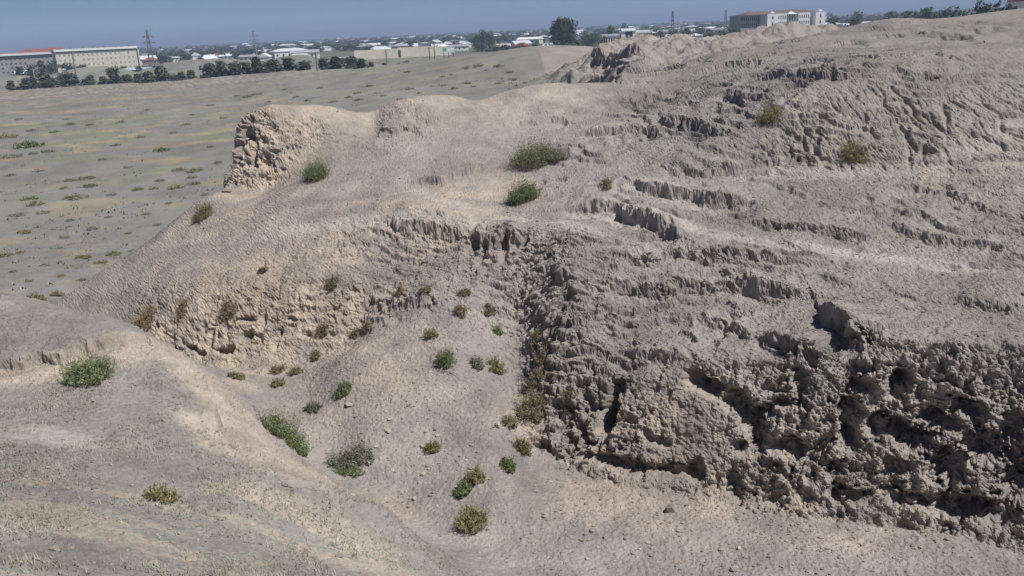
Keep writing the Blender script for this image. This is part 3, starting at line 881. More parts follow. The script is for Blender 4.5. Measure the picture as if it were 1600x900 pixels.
def colour_mat(name, c, rough=.9, var=.25, scale=3.0, rnd=0.0, trans=0.0, c2=None):
    """flat colour broken up by noise (and by a per-object random tint)"""
    m, nt, b = new_mat(name)
    b.inputs['Roughness'].default_value = rough
    tcn = nt.nodes.new('ShaderNodeTexCoord'); nz = nt.nodes.new('ShaderNodeTexNoise')
    nz.inputs['Scale'].default_value = scale; nz.inputs['Detail'].default_value = 4
    nt.links.new(tcn.outputs['Object'], nz.inputs['Vector'])
    mixn = nt.nodes.new('ShaderNodeMix'); mixn.data_type = 'RGBA'
    lo = tuple(max(0, q * (1 - var)) for q in c); hi = tuple(min(1, q * (1 + var)) for q in (c2 or c))
    mixn.inputs[6].default_value = (*lo, 1); mixn.inputs[7].default_value = (*hi, 1)
    mp = nt.nodes.new('ShaderNodeMapRange'); mp.inputs['From Min'].default_value = .3; mp.inputs['From Max'].default_value = .7
    nt.links.new(nz.outputs['Fac'], mp.inputs['Value']); nt.links.new(mp.outputs['Result'], mixn.inputs[0])
    last = mixn.outputs[2]
    if rnd:
        oi = nt.nodes.new('ShaderNodeObjectInfo'); hs = nt.nodes.new('ShaderNodeHueSaturation')
        m2 = nt.nodes.new('ShaderNodeMapRange'); m2.inputs['To Min'].default_value = 1 - rnd; m2.inputs['To Max'].default_value = 1 + rnd
        nt.links.new(oi.outputs['Random'], m2.inputs['Value']); nt.links.new(m2.outputs['Result'], hs.inputs['Value'])
        nt.links.new(last, hs.inputs['Color']); last = hs.outputs['Color']
    nt.links.new(last, b.inputs['Base Color'])
    return m


bpy.context.view_layer.update()
EYE = Vector((0, 0, CAMZ))


def look(u, v):
    """point of the built ground on a line of sight"""
    ok, loc, nor, _ = ground.ray_cast(EYE, Vector(ray(u, v)).normalized())
    return (loc, nor) if ok else (None, None)


def drop(px, py):
    ok, loc, nor, _ = ground.ray_cast(Vector((px, py, 60)), Vector((0, 0, -1)))
    return (loc, nor) if ok else (Vector((px, py, float(base_z(px, py)))), Vector((0, 0, 1)))


ORD = ['first', 'second', 'third', 'fourth', 'fifth', 'sixth', 'seventh', 'eighth', 'ninth', 'tenth', 'eleventh', 'twelfth', 'thirteenth', 'fourteenth', 'fifteenth',
       'sixteenth', 'seventeenth', 'eighteenth', 'nineteenth', 'twentieth'] + ['twenty-' + q for q in ('first', 'second', 'third', 'fourth', 'fifth', 'sixth', 'seventh', 'eighth', 'ninth')] + ['thirtieth'] + ['thirty-' + q for q in ('first', 'second', 'third', 'fourth', 'fifth', 'sixth', 'seventh', 'eighth', 'ninth')]


def number_labels(items):
    """items: (u, object, label stem, group); those with one stem are told apart by their order from the left"""
    by = {}
    for u, o, stem, grp in items:
        by.setdefault((stem, grp), []).append((u, o))
    for (stem, grp), lst in by.items():
        lst.sort(key=lambda q: q[0])
        for k, (u, o) in enumerate(lst):
            if len(lst) == 1:
                o['label'] = stem
            elif k == 0:
                o['label'] = stem + ', leftmost'
            elif k == len(lst) - 1:
                o['label'] = stem + ', rightmost'
            else:
                o['label'] = stem + ', ' + ORD[min(k, len(ORD) - 1)] + ' from left'
            if grp:
                o['group'] = grp


# ------------------------------------------------------------------ shrubs and tufts
M_LEAF = {'green': colour_mat('shrub_leaf_green', (.15, .19, .09), var=.35, scale=5, rnd=.15, c2=(.215, .25, .13)),
          'olive': colour_mat('shrub_leaf_olive', (.22, .21, .10), var=.35, scale=5, rnd=.2, c2=(.28, .25, .14)),
          'dry': colour_mat('shrub_leaf_dry', (.25, .205, .13), var=.35, scale=5, rnd=.2, c2=(.31, .25, .165)),
          'grey': colour_mat('shrub_leaf_grey_green', (.225, .23, .165), var=.3, scale=5, rnd=.2, c2=(.28, .275, .21))}
M_STEM = colour_mat('dry_stem', (.2, .16, .11), var=.3, scale=8)


def blades(roots, height, lean, wid, leaves, rng):
    height = np.broadcast_to(np.asarray(height, float), (len(roots),))
    n = len(roots)
    az = rng.uniform(0, 2 * math.pi, n)
    ln = height * rng.uniform(.55, 1.1, n)
    le = lean * rng.uniform(.1, 1.0, n)
    dirv = np.stack([np.cos(az) * le, np.sin(az) * le, np.ones(n)], 1)
    dirv /= np.linalg.norm(dirv, axis=1, keepdims=True)
    tip = roots + dirv * ln[:, None]
    tip[:, 2] -= .15 * ln * le
    side = np.stack([-np.sin(az), np.cos(az), 0 * az], 1)
    w = wid * .3
    Vs = np.stack([roots - side * w, roots + side * w, tip], 1).reshape(-1, 3)
    Fs = np.arange(len(Vs)).reshape(-1, 3)
    k = leaves
    t = rng.uniform(.3, 1.05, (n, k, 1))
    c = roots[:, None] + (tip - roots)[:, None] * t + rng.normal(0, .05, (n, k, 3)) * height[:, None, None]
    a = rng.normal(0, 1, (n, k, 3)); a[..., 2] = np.abs(a[..., 2]) * 1.1 + .3
    a /= np.linalg.norm(a, axis=2, keepdims=True)
    b = np.cross(a, rng.normal(0, 1, (n, k, 3))); b /= np.linalg.norm(b, axis=2, keepdims=True)
    L_ = wid * rng.uniform(2.0, 4.6, (n, k, 1)); W_ = wid * rng.uniform(.32, .6, (n, k, 1))
    Vl = np.stack([c - b * W_, c + b * W_, c + a * L_ + b * W_ * .2], 2).reshape(-1, 3)
    return Vl, np.arange(len(Vl)).reshape(-1, 3), Vs, Fs


def shrub(name, u, v, wpx, hpx, kind, label, group, tilt=0.0, dens=1.0, dome=True):
    """a bush rooted on the ground over an ellipse; u, v is the middle of its foot, sizes in photo pixels"""
    loc, nor = look(u, v)
    if loc is None:
        return None
    dd = (loc - EYE).length
    m = dd / FPX
    rx, h = .52 * wpx * m, hpx * m * (1.5 if wpx > 60 or v < 300 else 1.2)
    ry = max(.45 * rx, .5 * h)
    rng = np.random.default_rng(int(u * 131 + v))
    nr = int(min(560, max(70, 330 * dens * max(.25, rx * h) ** .6)))
    a = rng.uniform(0, 2 * math.pi, nr); q = np.sqrt(rng.uniform(0, 1, nr))
    ca, sa = math.cos(tilt), math.sin(tilt)
    ex, ey = q * np.cos(a) * rx * .8, q * np.sin(a) * ry * .8
    # an uneven crown: a few lobes taller than others
    lob = .7 + .45 * perlin(ex / (.35 * rx) + u, ey / (.35 * rx) + v, 0 * ex, 5)
    wx_, wy_ = ex * ca - ey * sa, ex * sa + ey * ca
    z0 = np.empty(nr)
    for i in range(nr):
        dl, _ = drop(loc.x + wx_[i], loc.y + wy_[i])
        z0[i] = dl.z if abs(dl.z - loc.z) < .9 * max(rx, .4) + .3 else loc.z
    roots = np.stack([wx_, wy_, z0 - loc.z - .03], 1)
    hh = h * (np.sqrt(np.clip(1 - .75 * q * q, .1, 1)) if dome else 1.0) * lob
    wid = max(.024, .7 * m)
    Vl, Fl, Vs, Fs = blades(roots, hh, 1.05, wid, 10, rng)
    e = tag(empty(name, loc), label, 'shrub' if name != 'grass_tuft' else 'tuft', group)
    link('foliage', raw_mesh('foliage', Vl, Fl, M_LEAF[kind]), e)['kind'] = 'stuff'
    link('stem', raw_mesh('stem', Vs, Fs, M_STEM), e)['kind'] = 'stuff'
    return e


BIG = [  # u, v (foot), width, height, kind, tilt, density, label
    (832, 258, 74, 46, 'green', .1, 2.2, 'largest dense green bush in the crease between the two hills'),
    (872, 250, 34, 26, 'grey', .5, 1.0, 'thin grey-green bush leaning against the right of the largest green bush'),
    (818, 315, 52, 44, 'green', .75, 1.8, 'long green bush trailing downhill just below the largest bush'),
    (494, 279, 38, 32, 'green', 0, 1.3, 'round green bush right of the crumbling bluff'),
    (318, 338, 36, 24, 'olive', 1.1, 1.0, 'olive bush on the hill edge against the plain below the bluff'),
    (1203, 186, 36, 26, 'olive', .3, 1.0, 'yellow-green bush high on the right hill casting a dark shadow'),
    (1334, 250, 36, 28, 'olive', 0, 1.0, 'olive bush at the foot of the pale cliff on the right hill'),
    (948, 291, 17, 16, 'dry', 0, .6, 'small dry tuft on the right hill below the bushy crease'),
    (137, 592, 78, 40, 'green', -.45, 1.5, 'green bush below the dark ledge on the left spur'),
    (446, 690, 78, 44, 'green', -.55, 2.0, 'wide bright green bush beside the sandy trail in the gully'),
    (549, 722, 84, 26, 'grey', -.1, 1.2, 'low grey-green mat of shrub in the gully bottom'),
    (545, 738, 56, 14, 'green', -.1, .8, 'flat green tuft under the grey-green mat of shrub'),
    (253, 782, 44, 30, 'olive', -.3, .8, 'yellowish weed on the near slope'),
    (742, 752, 34, 24, 'olive', .2, 1.0, 'upper olive bush of the trio in the middle of the gully floor'),
    (724, 770, 28, 22, 'green', 0, .9, 'left dark green bush of the trio on the gully floor'),
    (738, 821, 48, 42, 'olive', .2, 1.5, 'largest olive bush at the bottom of the gully floor'),
    (818, 703, 28, 24, 'olive', .3, .9, 'olive bush left of the overhanging cliff nose, the upper of a pair'),
    (795, 731, 24, 22, 'green', .3, .8, 'dark olive bush left of the overhanging cliff nose, the lower of a pair'),
    (676, 702, 28, 18, 'olive', 0, .8, 'lone olive tuft on bare scree above the gully floor'),
    (696, 568, 22, 32, 'green', .2, .9, 'upright green shrub in the middle of the scree slope'),
    (536, 614, 26, 24, 'green', .5, .8, 'small green shrub at the left of the scree above scattered stones'),
    (490, 640, 30, 16, 'grey', -.5, .7, 'sparse grey-green shrub above the bright green gully bush'),
    (838, 595, 30, 26, 'dry', .3, .9, 'straw-coloured bush against the fluted flank'),
    (832, 648, 44, 40, 'dry', .3, 1.3, 'largest straw-coloured bush beside the cliff nose'),
    (797, 662, 22, 20, 'dry', 0, .6, 'straw tuft below the largest straw-coloured bush'),
    (848, 560, 22, 24, 'dry', .2, .6, 'narrow straw tuft at the foot of the fluted flank'),
    (890, 632, 20, 16, 'dry', 0, .5, 'straw tuft on top of the cliff nose'),
    (836, 533, 20, 22, 'dry', .3, .6, 'dry tuft high beside the fluted flank'),
    (225, 508, 46, 30, 'dry', .2, 1.2, 'wide brown bush at the left end of the warm cave cliff'),
    (287, 486, 18, 18, 'dry', 0, .6, 'small brown tuft on the brink of the warm cave cliff'),
    (357, 485, 30, 18, 'dry', 0, .8, 'brown bush on the brink above the caves of the warm cliff'),
    (519, 447, 24, 20, 'dry', 0, .7, 'dark brown tuft on the eroded slope right of the warm cliff'),
    (411, 425, 14, 12, 'dry', .4, .5, 'tiny brown tuft in a furrow of the left hill'),
    (434, 582, 22, 18, 'dry', 0, .7, 'upper dry bush of a pair at the gully head'),
    (434, 602, 24, 16, 'olive', .3, .7, 'lower dry bush of a pair at the gully head'),
    (462, 584, 20, 18, 'dry', 0, .6, 'dry bush right of the pair at the gully head'),
    (494, 558, 16, 14, 'dry', 0, .5, 'small dry tuft below the warm cliff right of the gully head'),
    (370, 590, 30, 14, 'olive', 0, .6, 'low olive tuft at the foot of the warm cave cliff'),
    (675, 526, 18, 20, 'dry', .2, .6, 'dark dry tuft on the scree above the upright green shrub'),
    (747, 571, 18, 20, 'grey', .4, .6, 'grey tuft right of the upright green shrub on the scree'),
    (776, 577, 24, 24, 'olive', .4, .7, 'olive tuft on the scree near the fluted flank'),
    (778, 520, 14, 12, 'green', .3, .5, 'small green tuft high on the scree'),
    (720, 490, 20, 20, 'dry', .4, .6, 'brown tuft under the broken ledges at the top of the scree'),
    (765, 490, 14, 16, 'dry', .3, .5, 'tiny brown tuft right of the tuft under the broken ledges'),
    (725, 458, 24, 10, 'dry', 0, .5, 'flat brown tuft right under the broken ledges'),
    (665, 456, 20, 14, 'dry', .4, .5, 'brown tuft on the slope left of the broken ledges'),
    (625, 457, 16, 12, 'dry', 0, .5, 'dark brown tuft in the middle of the eroded slope'),
    (555, 526, 16, 14, 'dry', .3, .5, 'dry tuft at the right end of the warm cliff foot'),
    (574, 512, 14, 14, 'dry', .3, .4, 'dry tuft just above the right end of the warm cliff foot'),
    (505, 520, 20, 16, 'dry', .0, .5, 'brown tuft on the face of the warm cliff, right part'),
    (60, 468, 24, 12, 'olive', 0, .6, 'yellowish tuft just beyond the spur crest'),
    (90, 462, 22, 10, 'dry', 0, .6, 'brown tuft just beyond the spur crest beside a yellowish tuft'),
]
for (u, v, w_, h_, kd, ti, de, lab) in BIG:
    shrub('desert_shrub' if w_ > 22 else 'grass_tuft', u, v, w_, h_, kd, lab, 'shrubs on the eroded slopes and in the gully', ti, de)
print('shrubs', round(time.time() - T0, 1))

# low tufts scattered over the plain: a few shapes, many copies
TUFT = []
for k in range(6):
    rng = np.random.default_rng(300 + k)
    nr = 60
    a = rng.uniform(0, 2 * math.pi, nr); q = np.sqrt(rng.uniform(0, 1, nr))
    roots = np.stack([np.cos(a) * q * .5, np.sin(a) * q * .45, 0 * a - .03], 1)
    Vl, Fl, Vs, Fs = blades(roots, .42 * np.sqrt(np.clip(1 - .8 * q * q, .1, 1)), 1.0, .05, 5, rng)
    TUFT.append([(raw_mesh('foliage', Vl, Fl, M_LEAF[kd]), raw_mesh('stem', Vs, Fs, M_STEM)) for kd in ('green', 'grey', 'olive')])
tufts = [(253, 236, 26, 0), (135, 280, 22, 1), (140, 292, 24, 0), (110, 283, 18, 1), (100, 295, 14, 0), (45, 312, 22, 0), (55, 320, 24, 1), (68, 333, 18, 1), (28, 337, 20, 1), (275, 294, 22, 2), (302, 288, 20, 1), (305, 268, 24, 0),
         (280, 267, 20, 1), (250, 283, 16, 1), (300, 278, 16, 1), (175, 305, 16, 1), (120, 310, 30, 1), (240, 295, 16, 1), (215, 297, 18, 0), (38, 364, 22, 2), (145, 358, 20, 1), (8, 400, 20, 2), (30, 396, 14, 2), (130, 403, 22, 2),
         (178, 398, 22, 0), (158, 411, 18, 2), (205, 392, 12, 1), (92, 388, 10, 1), (128, 438, 16, 1), (20, 246, 26, 1), (45, 230, 40, 0), (75, 238, 18, 0), (52, 241, 14, 0), (12, 215, 26, 2), (50, 205, 16, 1), (85, 207, 14, 0), (110, 195, 14, 1),
         (140, 196, 12, 0), (30, 187, 10, 1), (104, 187, 10, 1), (290, 195, 14, 1), (230, 172, 10, 1), (190, 192, 14, 1), (371, 150, 10, 1), (387, 152, 14, 0), (398, 148, 12, 1), (408, 147, 8, 1), (463, 152, 10, 1), (545, 153, 14, 0), (558, 146, 12, 1),
         (577, 135, 14, 1), (589, 146, 10, 1), (560, 157, 16, 1), (520, 160, 14, 1), (480, 158, 12, 1), (625, 155, 12, 1), (637, 113, 12, 1), (694, 134, 12, 1), (729, 131, 14, 0), (692, 120, 10, 1), (729, 106, 12, 1), (730, 108, 10, 0), (705, 117, 8, 1),
         (748, 104, 20, 1), (780, 104, 16, 1), (796, 114, 12, 1), (760, 110, 8, 1), (800, 125, 16, 1), (710, 139, 14, 1), (740, 136, 10, 1), (778, 131, 12, 1), (640, 140, 14, 1), (655, 146, 10, 1), (600, 150, 10, 1), (445, 140, 10, 1), (500, 138, 10, 1),
         (420, 160, 10, 1), (330, 165, 12, 1), (300, 180, 10, 1), (350, 185, 12, 1), (270, 208, 12, 1), (220, 215, 12, 1), (330, 230, 12, 1), (180, 228, 14, 1), (340, 255, 14, 1), (200, 262, 14, 1), (160, 250, 12, 1), (60, 268, 16, 1), (15, 275, 14, 1),
         (320, 305, 14, 1), (265, 318, 12, 1), (230, 335, 14, 1), (170, 340, 12, 1), (110, 345, 14, 1), (60, 355, 12, 1), (245, 352, 12, 1), (200, 365, 12, 1), (100, 372, 14, 1), (20, 425, 14, 1), (70, 415, 14, 1), (95, 432, 14, 2), (45, 440, 12, 1)]
items = []
for i, (u, v, w_, kd) in enumerate(tufts):
    loc, nor = look(u, v)
    if loc is None or loc.y < 34:
        continue
    sc_ = .88 * w_ * (loc - EYE).length / FPX
    fo, st = TUFT[i % 6][(0, 1, 2)[{0: 0, 1: 1, 2: 2}[kd]]]
    e = tag(empty('plain_tuft', loc), None, 'tuft')
    for nm_, me_ in (('foliage', fo), ('stem', st)):
        link(nm_, me_, e, (0, 0, 0), i * 1.7, (sc_, sc_ * 1.3, sc_ * .7))['kind'] = 'stuff'
    zone_ = ('in the lower left plain near the spur' if v > 325 else 'in the middle of the left plain' if v > 245 else 'on the plain level with the bluff' if v > 165 else 'on the far plain behind the left hill' if u > 420 else 'on the far left plain below the tree row')
    items.append((u, e, ['green', 'grey-green', 'yellowish'][kd] + ' tuft ' + zone_, 'low tufts dotting the plain'))
number_labels(items)

# fine scrub of the plain, too small to tell apart
rng = np.random.default_rng(33)
ang = np.radians(rng.uniform(-33, 14, 26000)); rad = np.exp(rng.uniform(math.log(46), math.log(330), 26000))
xq, yq = np.sin(ang) * rad, np.cos(ang) * rad
zq = base_z(xq, yq)
cl = fbm(xq / 14, yq / 14, 0 * xq, 3, 221)
kq = (cl > rng.uniform(-.15, .75, len(xq))) & (((zq < 0) & (yq > 40)) | ((yq > 95) & (zq < 9) & (xq < 6)))
xq, yq, zq = xq[kq][:5200], yq[kq][:5200], zq[kq][:5200]
n_ = len(xq)
k = 7
szq = np.clip(rng.lognormal(-1.55, .45, n_), .08, .5)
a = rng.uniform(0, 6.28, (n_, k)); le = rng.uniform(.3, 1.3, (n_, k)); hh_ = szq[:, None] * rng.uniform(.25, .6, (n_, k))
off = rng.normal(0, .35, (n_, k, 2)) * szq[:, None, None]
b0 = np.stack([xq[:, None] + off[..., 0], yq[:, None] + off[..., 1], zq[:, None] + 0 * a - .02], -1)
wd = szq[:, None] * rng.uniform(.08, .2, (n_, k))
sd_ = np.stack([-np.sin(a), np.cos(a), 0 * a], -1) * wd[..., None]
tp = b0 + np.stack([np.cos(a) * le * hh_, np.sin(a) * le * hh_, hh_], -1)
Vg = np.stack([b0 - sd_, b0 + sd_, tp], 2).reshape(-1, 3)
tag(link('steppe_scrub', raw_mesh('steppe_scrub', Vg, np.arange(len(Vg)).reshape(-1, 3), M_LEAF['grey'])), 'fine grey-green scrub flecking the dusty plain', kind='stuff')

# ------------------------------------------------------------------ loose stones
M_STONE = colour_mat('pale_stone', (.42, .37, .31), var=.25, scale=12, rnd=.15)
M_CLOD = colour_mat('earth_clod', (.29, .25, .215), var=.25, scale=12, rnd=.12)


def stone_mesh(seed, mat, flat=.6):
    import bmesh
    bm = bmesh.new()
    bmesh.ops.create_icosphere(bm, subdivisions=2, radius=.5)
    rr = random.Random(seed)
    planes = [(Vector((rr.gauss(0, 1), rr.gauss(0, 1), rr.gauss(0, 1))).normalized(), rr.uniform(.26, .42)) for _ in range(9)]
    for vv in bm.verts:
        for n_, d_ in planes:
            t_ = vv.co.dot(n_) - d_
            if t_ > 0:
                vv.co -= n_ * t_
        vv.co.z *= flat
        vv.co += Vector((rr.gauss(0, .012), rr.gauss(0, .012), rr.gauss(0, .012)))
    me = bpy.data.meshes.new('stone'); bm.to_mesh(me); bm.free()
    me.materials.append(mat)
    return me


STONES = [stone_mesh(k, M_STONE if k < 4 else M_CLOD, .45 + .09 * (k % 4)) for k in range(8)]
stones = [(1047, 800, 16, 20, 6, 'lone upright clod of earth on the gully floor below the cliff'), (879, 712, 16, 12, 5, 'clod at the foot of the cliff nose'), (897, 706, 12, 12, 7, 'small clod at the foot of the cliff nose'),
          (915, 724, 14, 12, 6, 'clod fallen right of the cliff nose'), (545, 633, 14, 7, 0, 'flat pale stone, largest of the scatter on the left scree'), (495, 634, 9, 5, 1, 'small pale stone left of the largest scree stone'),
          (478, 636, 8, 5, 2, 'pale stone at the left end of the scree scatter'), (606, 674, 13, 6, 3, 'flat pale stone on the scree above the shrub mat'), (610, 655, 10, 4, 1, 'thin pale stone above a flat stone on the scree'),
          (588, 698, 8, 5, 0, 'pale stone beside the grey-green shrub mat'), (576, 727, 7, 10, 2, 'upright white stone on the green tuft in the gully'), (661, 742, 9, 6, 3, 'pale stone left of the olive bush trio'), (684, 681, 8, 5, 0, 'pale stone above the lone olive tuft'),
          (659, 698, 9, 6, 1, 'pale stone touching the lone olive tuft on its left'), (648, 780, 9, 6, 2, 'pale stone on the gully floor left of the lower bushes'), (1148, 891, 12, 9, 3, 'white pebble at the bottom edge of the gully floor'), (918, 874, 8, 6, 0, 'pale pebble on the gully floor near the bottom edge'),
          (1155, 858, 8, 7, 1, 'pale pebble on the gully floor right of centre'), (1012, 849, 8, 6, 2, 'pale pebble on the open gully floor'), (778, 667, 10, 10, 3, 'white stone beside a straw tuft on the scree'), (1425, 782, 18, 12, 5, 'block of earth lying in the cliff foot undercut'),
          (1140, 764, 14, 9, 6, 'earth block at the cliff foot under the rounded buttress'), (1300, 800, 13, 9, 7, 'earth clod on sand in front of the cliff'), (1180, 800, 10, 8, 4, 'earth clod on sand below the cliff cleft'), (1010, 760, 12, 8, 5, 'earth clod on sand below the rounded buttress'),
          (955, 745, 10, 8, 6, 'earth clod on sand under the dark slot'), (1530, 830, 16, 11, 7, 'earth block at the right end of the cliff foot'), (1480, 826, 11, 8, 4, 'earth clod at the cliff foot near the right edge'), (330, 696, 14, 8, 5, 'clod in the broken patch at the tip of the spur'),
          (364, 700, 12, 9, 6, 'dark clod at the right of the broken patch at the tip of the spur'), (355, 300, 14, 12, 4, 'fallen block below the bluff on the hill edge')]
for i, (u, v, w_, h_, k, lab) in enumerate(stones):
    loc, nor = look(u, v)
    if loc is None:
        continue
    m_ = (loc - EYE).length / FPX
    o = link('stone' if k < 4 else 'earth_clod', STONES[k], None, loc, i * 2.1, (w_ * m_ * 1.15, w_ * m_ * .95, h_ * m_ * 1.7))
    o.location.z += h_ * m_ * .22
    tag(o, lab, 'stone' if k < 4 else 'clod', 'loose stones and clods lying about')


def scatter_mesh(name, pts, sizes, mat, rng, base):
    """many tiny stones as one mesh"""
    bv = np.array([q.co[:] for q in base.vertices]); bf = []
    for p_ in base.polygons:
        bf.append(tuple(p_.vertices))
    bf = np.array(bf)
    n_ = len(pts)
    a = rng.uniform(0, 6.28, n_); c_, s_ = np.cos(a), np.sin(a)
    V = np.empty((n_, len(bv), 3))
    V[..., 0] = (bv[None, :, 0] * c_[:, None] - bv[None, :, 1] * s_[:, None]) * sizes[:, None]
    V[..., 1] = (bv[None, :, 0] * s_[:, None] + bv[None, :, 1] * c_[:, None]) * sizes[:, None] * .8
    V[..., 2] = bv[None, :, 2] * sizes[:, None] * .75
    V += pts[:, None, :]
    F = bf[None] + (np.arange(n_) * len(bv))[:, None, None]
    return raw_mesh(name, V.reshape(-1, 3), F.reshape(-1, bf.shape[1]), mat)


ico = bpy.data.meshes.new('pebble_base')
import bmesh
bm = bmesh.new(); bmesh.ops.create_icosphere(bm, subdivisions=1, radius=.5)
for vv in bm.verts:
    vv.co *= random.uniform(.7, 1.1)
    vv.co.z *= .7
bmesh.ops.delete(bm, geom=[f for f in bm.faces if f.calc_center_median().z < -.28], context='FACES')
bm.to_mesh(ico); bm.free()
rng = np.random.default_rng(5)


def on_ground(regions, rng):
    """random vertices of the ground inside soft regions of the place: (u, v, radius, count)"""
    flat = P.reshape(-1, 3)
    out = []
    for u, v, r, cnt in regions:
        q = hit(u, v)
        if q is None:
            continue
        xs_, ys_ = q[0] + rng.normal(0, r * .6, cnt), q[1] + rng.normal(0, r * .6, cnt)
        for a_, b_ in zip(xs_, ys_):
            l_, n_ = drop(a_, b_)
            out.append(l_[:])
    return np.array(out)


pp = on_ground([(1000, 830, 3.5, 500), (1250, 850, 3.0, 500), (1450, 860, 2.5, 350), (850, 800, 3, 350), (600, 690, 2.2, 180), (500, 650, 1.6, 90), (640, 780, 2, 120), (1000, 760, 2, 200), (1300, 805, 2, 250), (700, 620, 3.5, 260),
                (1100, 480, 5, 420), (1350, 480, 4, 420), (1300, 330, 6, 450), (1500, 420, 5, 350), (950, 350, 5, 250), (1050, 250, 7, 350), (600, 330, 7, 400), (400, 400, 6, 350), (560, 280, 6, 200), (800, 430, 3, 150), (350, 700, .9, 60), (1200, 590, 2.5, 300), (1450, 590, 2.5, 300), (150, 640, 3, 160), (300, 800, 3, 260), (100, 800, 3, 260), (450, 830, 2.5, 160), (330, 690, 1, 60)], rng)
sz = np.clip(rng.lognormal(-2.75, .45, len(pp)), .025, .2)
pp[:, 2] += sz * .08
peb = link('scattered_pebbles', scatter_mesh('scattered_pebbles', pp, sz, M_CLOD, rng, ico))
tag(peb, 'small earth clods and pebbles strewn over slopes and gully floor', kind='stuff')
pp = on_ground([(560, 640, 2, 70), (640, 720, 2.5, 70), (660, 800, 2, 60), (1100, 860, 4, 70), (1350, 870, 3, 60), (900, 840, 3, 60), (720, 560, 3, 40), (1500, 300, 6, 60), (260, 130, 40, 40)], rng)
sz = np.clip(rng.lognormal(-2.7, .4, len(pp)), .03, .16)
peb = link('white_pebbles', scatter_mesh('white_pebbles', pp, sz, M_STONE, rng, ico))
tag(peb, 'pale pebbles strewn over scree and gully floor', kind='stuff')
print('stones', round(time.time() - T0, 1))

# ------------------------------------------------------------------ sparse dry grass on the near slopes
M_GRASS = colour_mat('dry_grass', (.27, .262, .21), var=.3, scale=1.2, c2=(.34, .32, .265))
rng = np.random.default_rng(21)
xg = rng.uniform(-13, 2.5, 60000); yg = rng.uniform(6.5, 21, 60000)
dens = fbm(xg / 1.5, yg / 1.5, 0 * xg, 3, 201)
zg = base_z(xg, yg)
uu = yg + .3 * (xg + 9)
keepg = (dens > rng.uniform(-.25, .65, len(xg))) & (uu < 19.5 + rng.normal(0, 1, len(xg))) & (xg > -(yg + 3) * .66) & (zg > .6) & (xg < 1 - .0 * yg)
xg, yg = xg[keepg][:24000], yg[keepg][:24000]
gp = np.array([drop(a_, b_)[0][:] for a_, b_ in zip(xg, yg)])
n_ = len(gp)
k = 3
a = rng.uniform(0, 6.28, (n_, k)); hgt = rng.uniform(.03, .09, (n_, k)); le = rng.uniform(.3, 1.6, (n_, k)); wd = rng.uniform(.005, .011, (n_, k))
b0 = gp[:, None, :] + rng.normal(0, .03, (n_, k, 3)) * np.array([1, 1, 0])
b0[..., 2] -= .005
sd = np.stack([-np.sin(a), np.cos(a), 0 * a], -1) * wd[..., None]
tp = b0 + np.stack([np.cos(a) * le * hgt, np.sin(a) * le * hgt, hgt], -1)
Vg = np.stack([b0 - sd, b0 + sd, tp], 2).reshape(-1, 3)
gr_o = link('dry_grass', raw_mesh('dry_grass', Vg, np.arange(len(Vg)).reshape(-1, 3), M_GRASS))
tag(gr_o, 'sparse short dry grass on the near slope and spur', kind='stuff')
print('grass', n_, round(time.time() - T0, 1))


# ------------------------------------------------------------------ the town on the horizon
M = {k: colour_mat('town_' + k, c, var=v_, scale=.25, rnd=r_) for k, c, v_, r_ in [
    ('white', (.82, .81, .79), .06, .06), ('cream', (.70, .65, .55), .08, .1), ('grey', (.33, .33, .33), .12, .15), ('brick', (.34, .25, .2), .15, .15), ('pale_roof', (.62, .65, .68), .1, .15),
    ('white_roof', (.78, .79, .80), .06, .1), ('red_roof', (.27, .11, .10), .15, .15), ('dark_roof', (.17, .12, .12), .15, .1), ('grey_roof', (.36, .38, .41), .12, .2), ('tan', (.44, .37, .29), .1, .15), ('dark', (.05, .055, .065), .2, 0),
    ('glass', (.06, .075, .095), .2, .1), ('steel', (.16, .17, .19), .1, 0), ('wood', (.30, .27, .23), .15, .1), ('mint', (.45, .60, .56), .1, 0), ('green_print', (.12, .36, .27), .1, 0), ('concrete', (.5, .49, .46), .1, .05)]}


def gz(px, py):
    return float(base_z(px, py))


def frame_at(u, dd, turn=0.0):
    """foot of something in column u at a distance; rz turns its front to the viewer"""
    bx, by = bear(u, dd)
    return (bx, by, gz(bx, by)), -math.atan2(bx, by) + turn


def gable(name, w, d, h0, rise, over, mat, hip=False):
    """a pitched roof on a w x d plan; ridge along x"""
    a, b = w / 2 + over, d / 2 + over
    rx = a - (b if hip else 0)
    V = [(-a, -b, h0), (a, -b, h0), (a, b, h0), (-a, b, h0), (-rx, 0, h0 + rise), (rx, 0, h0 + rise), (-a, -b, h0 - .25), (a, -b, h0 - .25), (a, b, h0 - .25), (-a, b, h0 - .25)]
    F = [(0, 1, 5, 4), (2, 3, 4, 5), (1, 2, 5, 5), (3, 0, 4, 4), (6, 7, 1, 0), (7, 8, 2, 1), (8, 9, 3, 2), (9, 6, 0, 3), (9, 8, 7, 6)]
    me = bpy.data.meshes.new(name)
    me.from_pydata(V, [], [tuple(dict.fromkeys(f)) for f in F]); me.polygons.foreach_set('use_smooth', np.zeros(len(me.polygons), bool)); me.update(); me.materials.append(mat)
    return me


PANE = {}


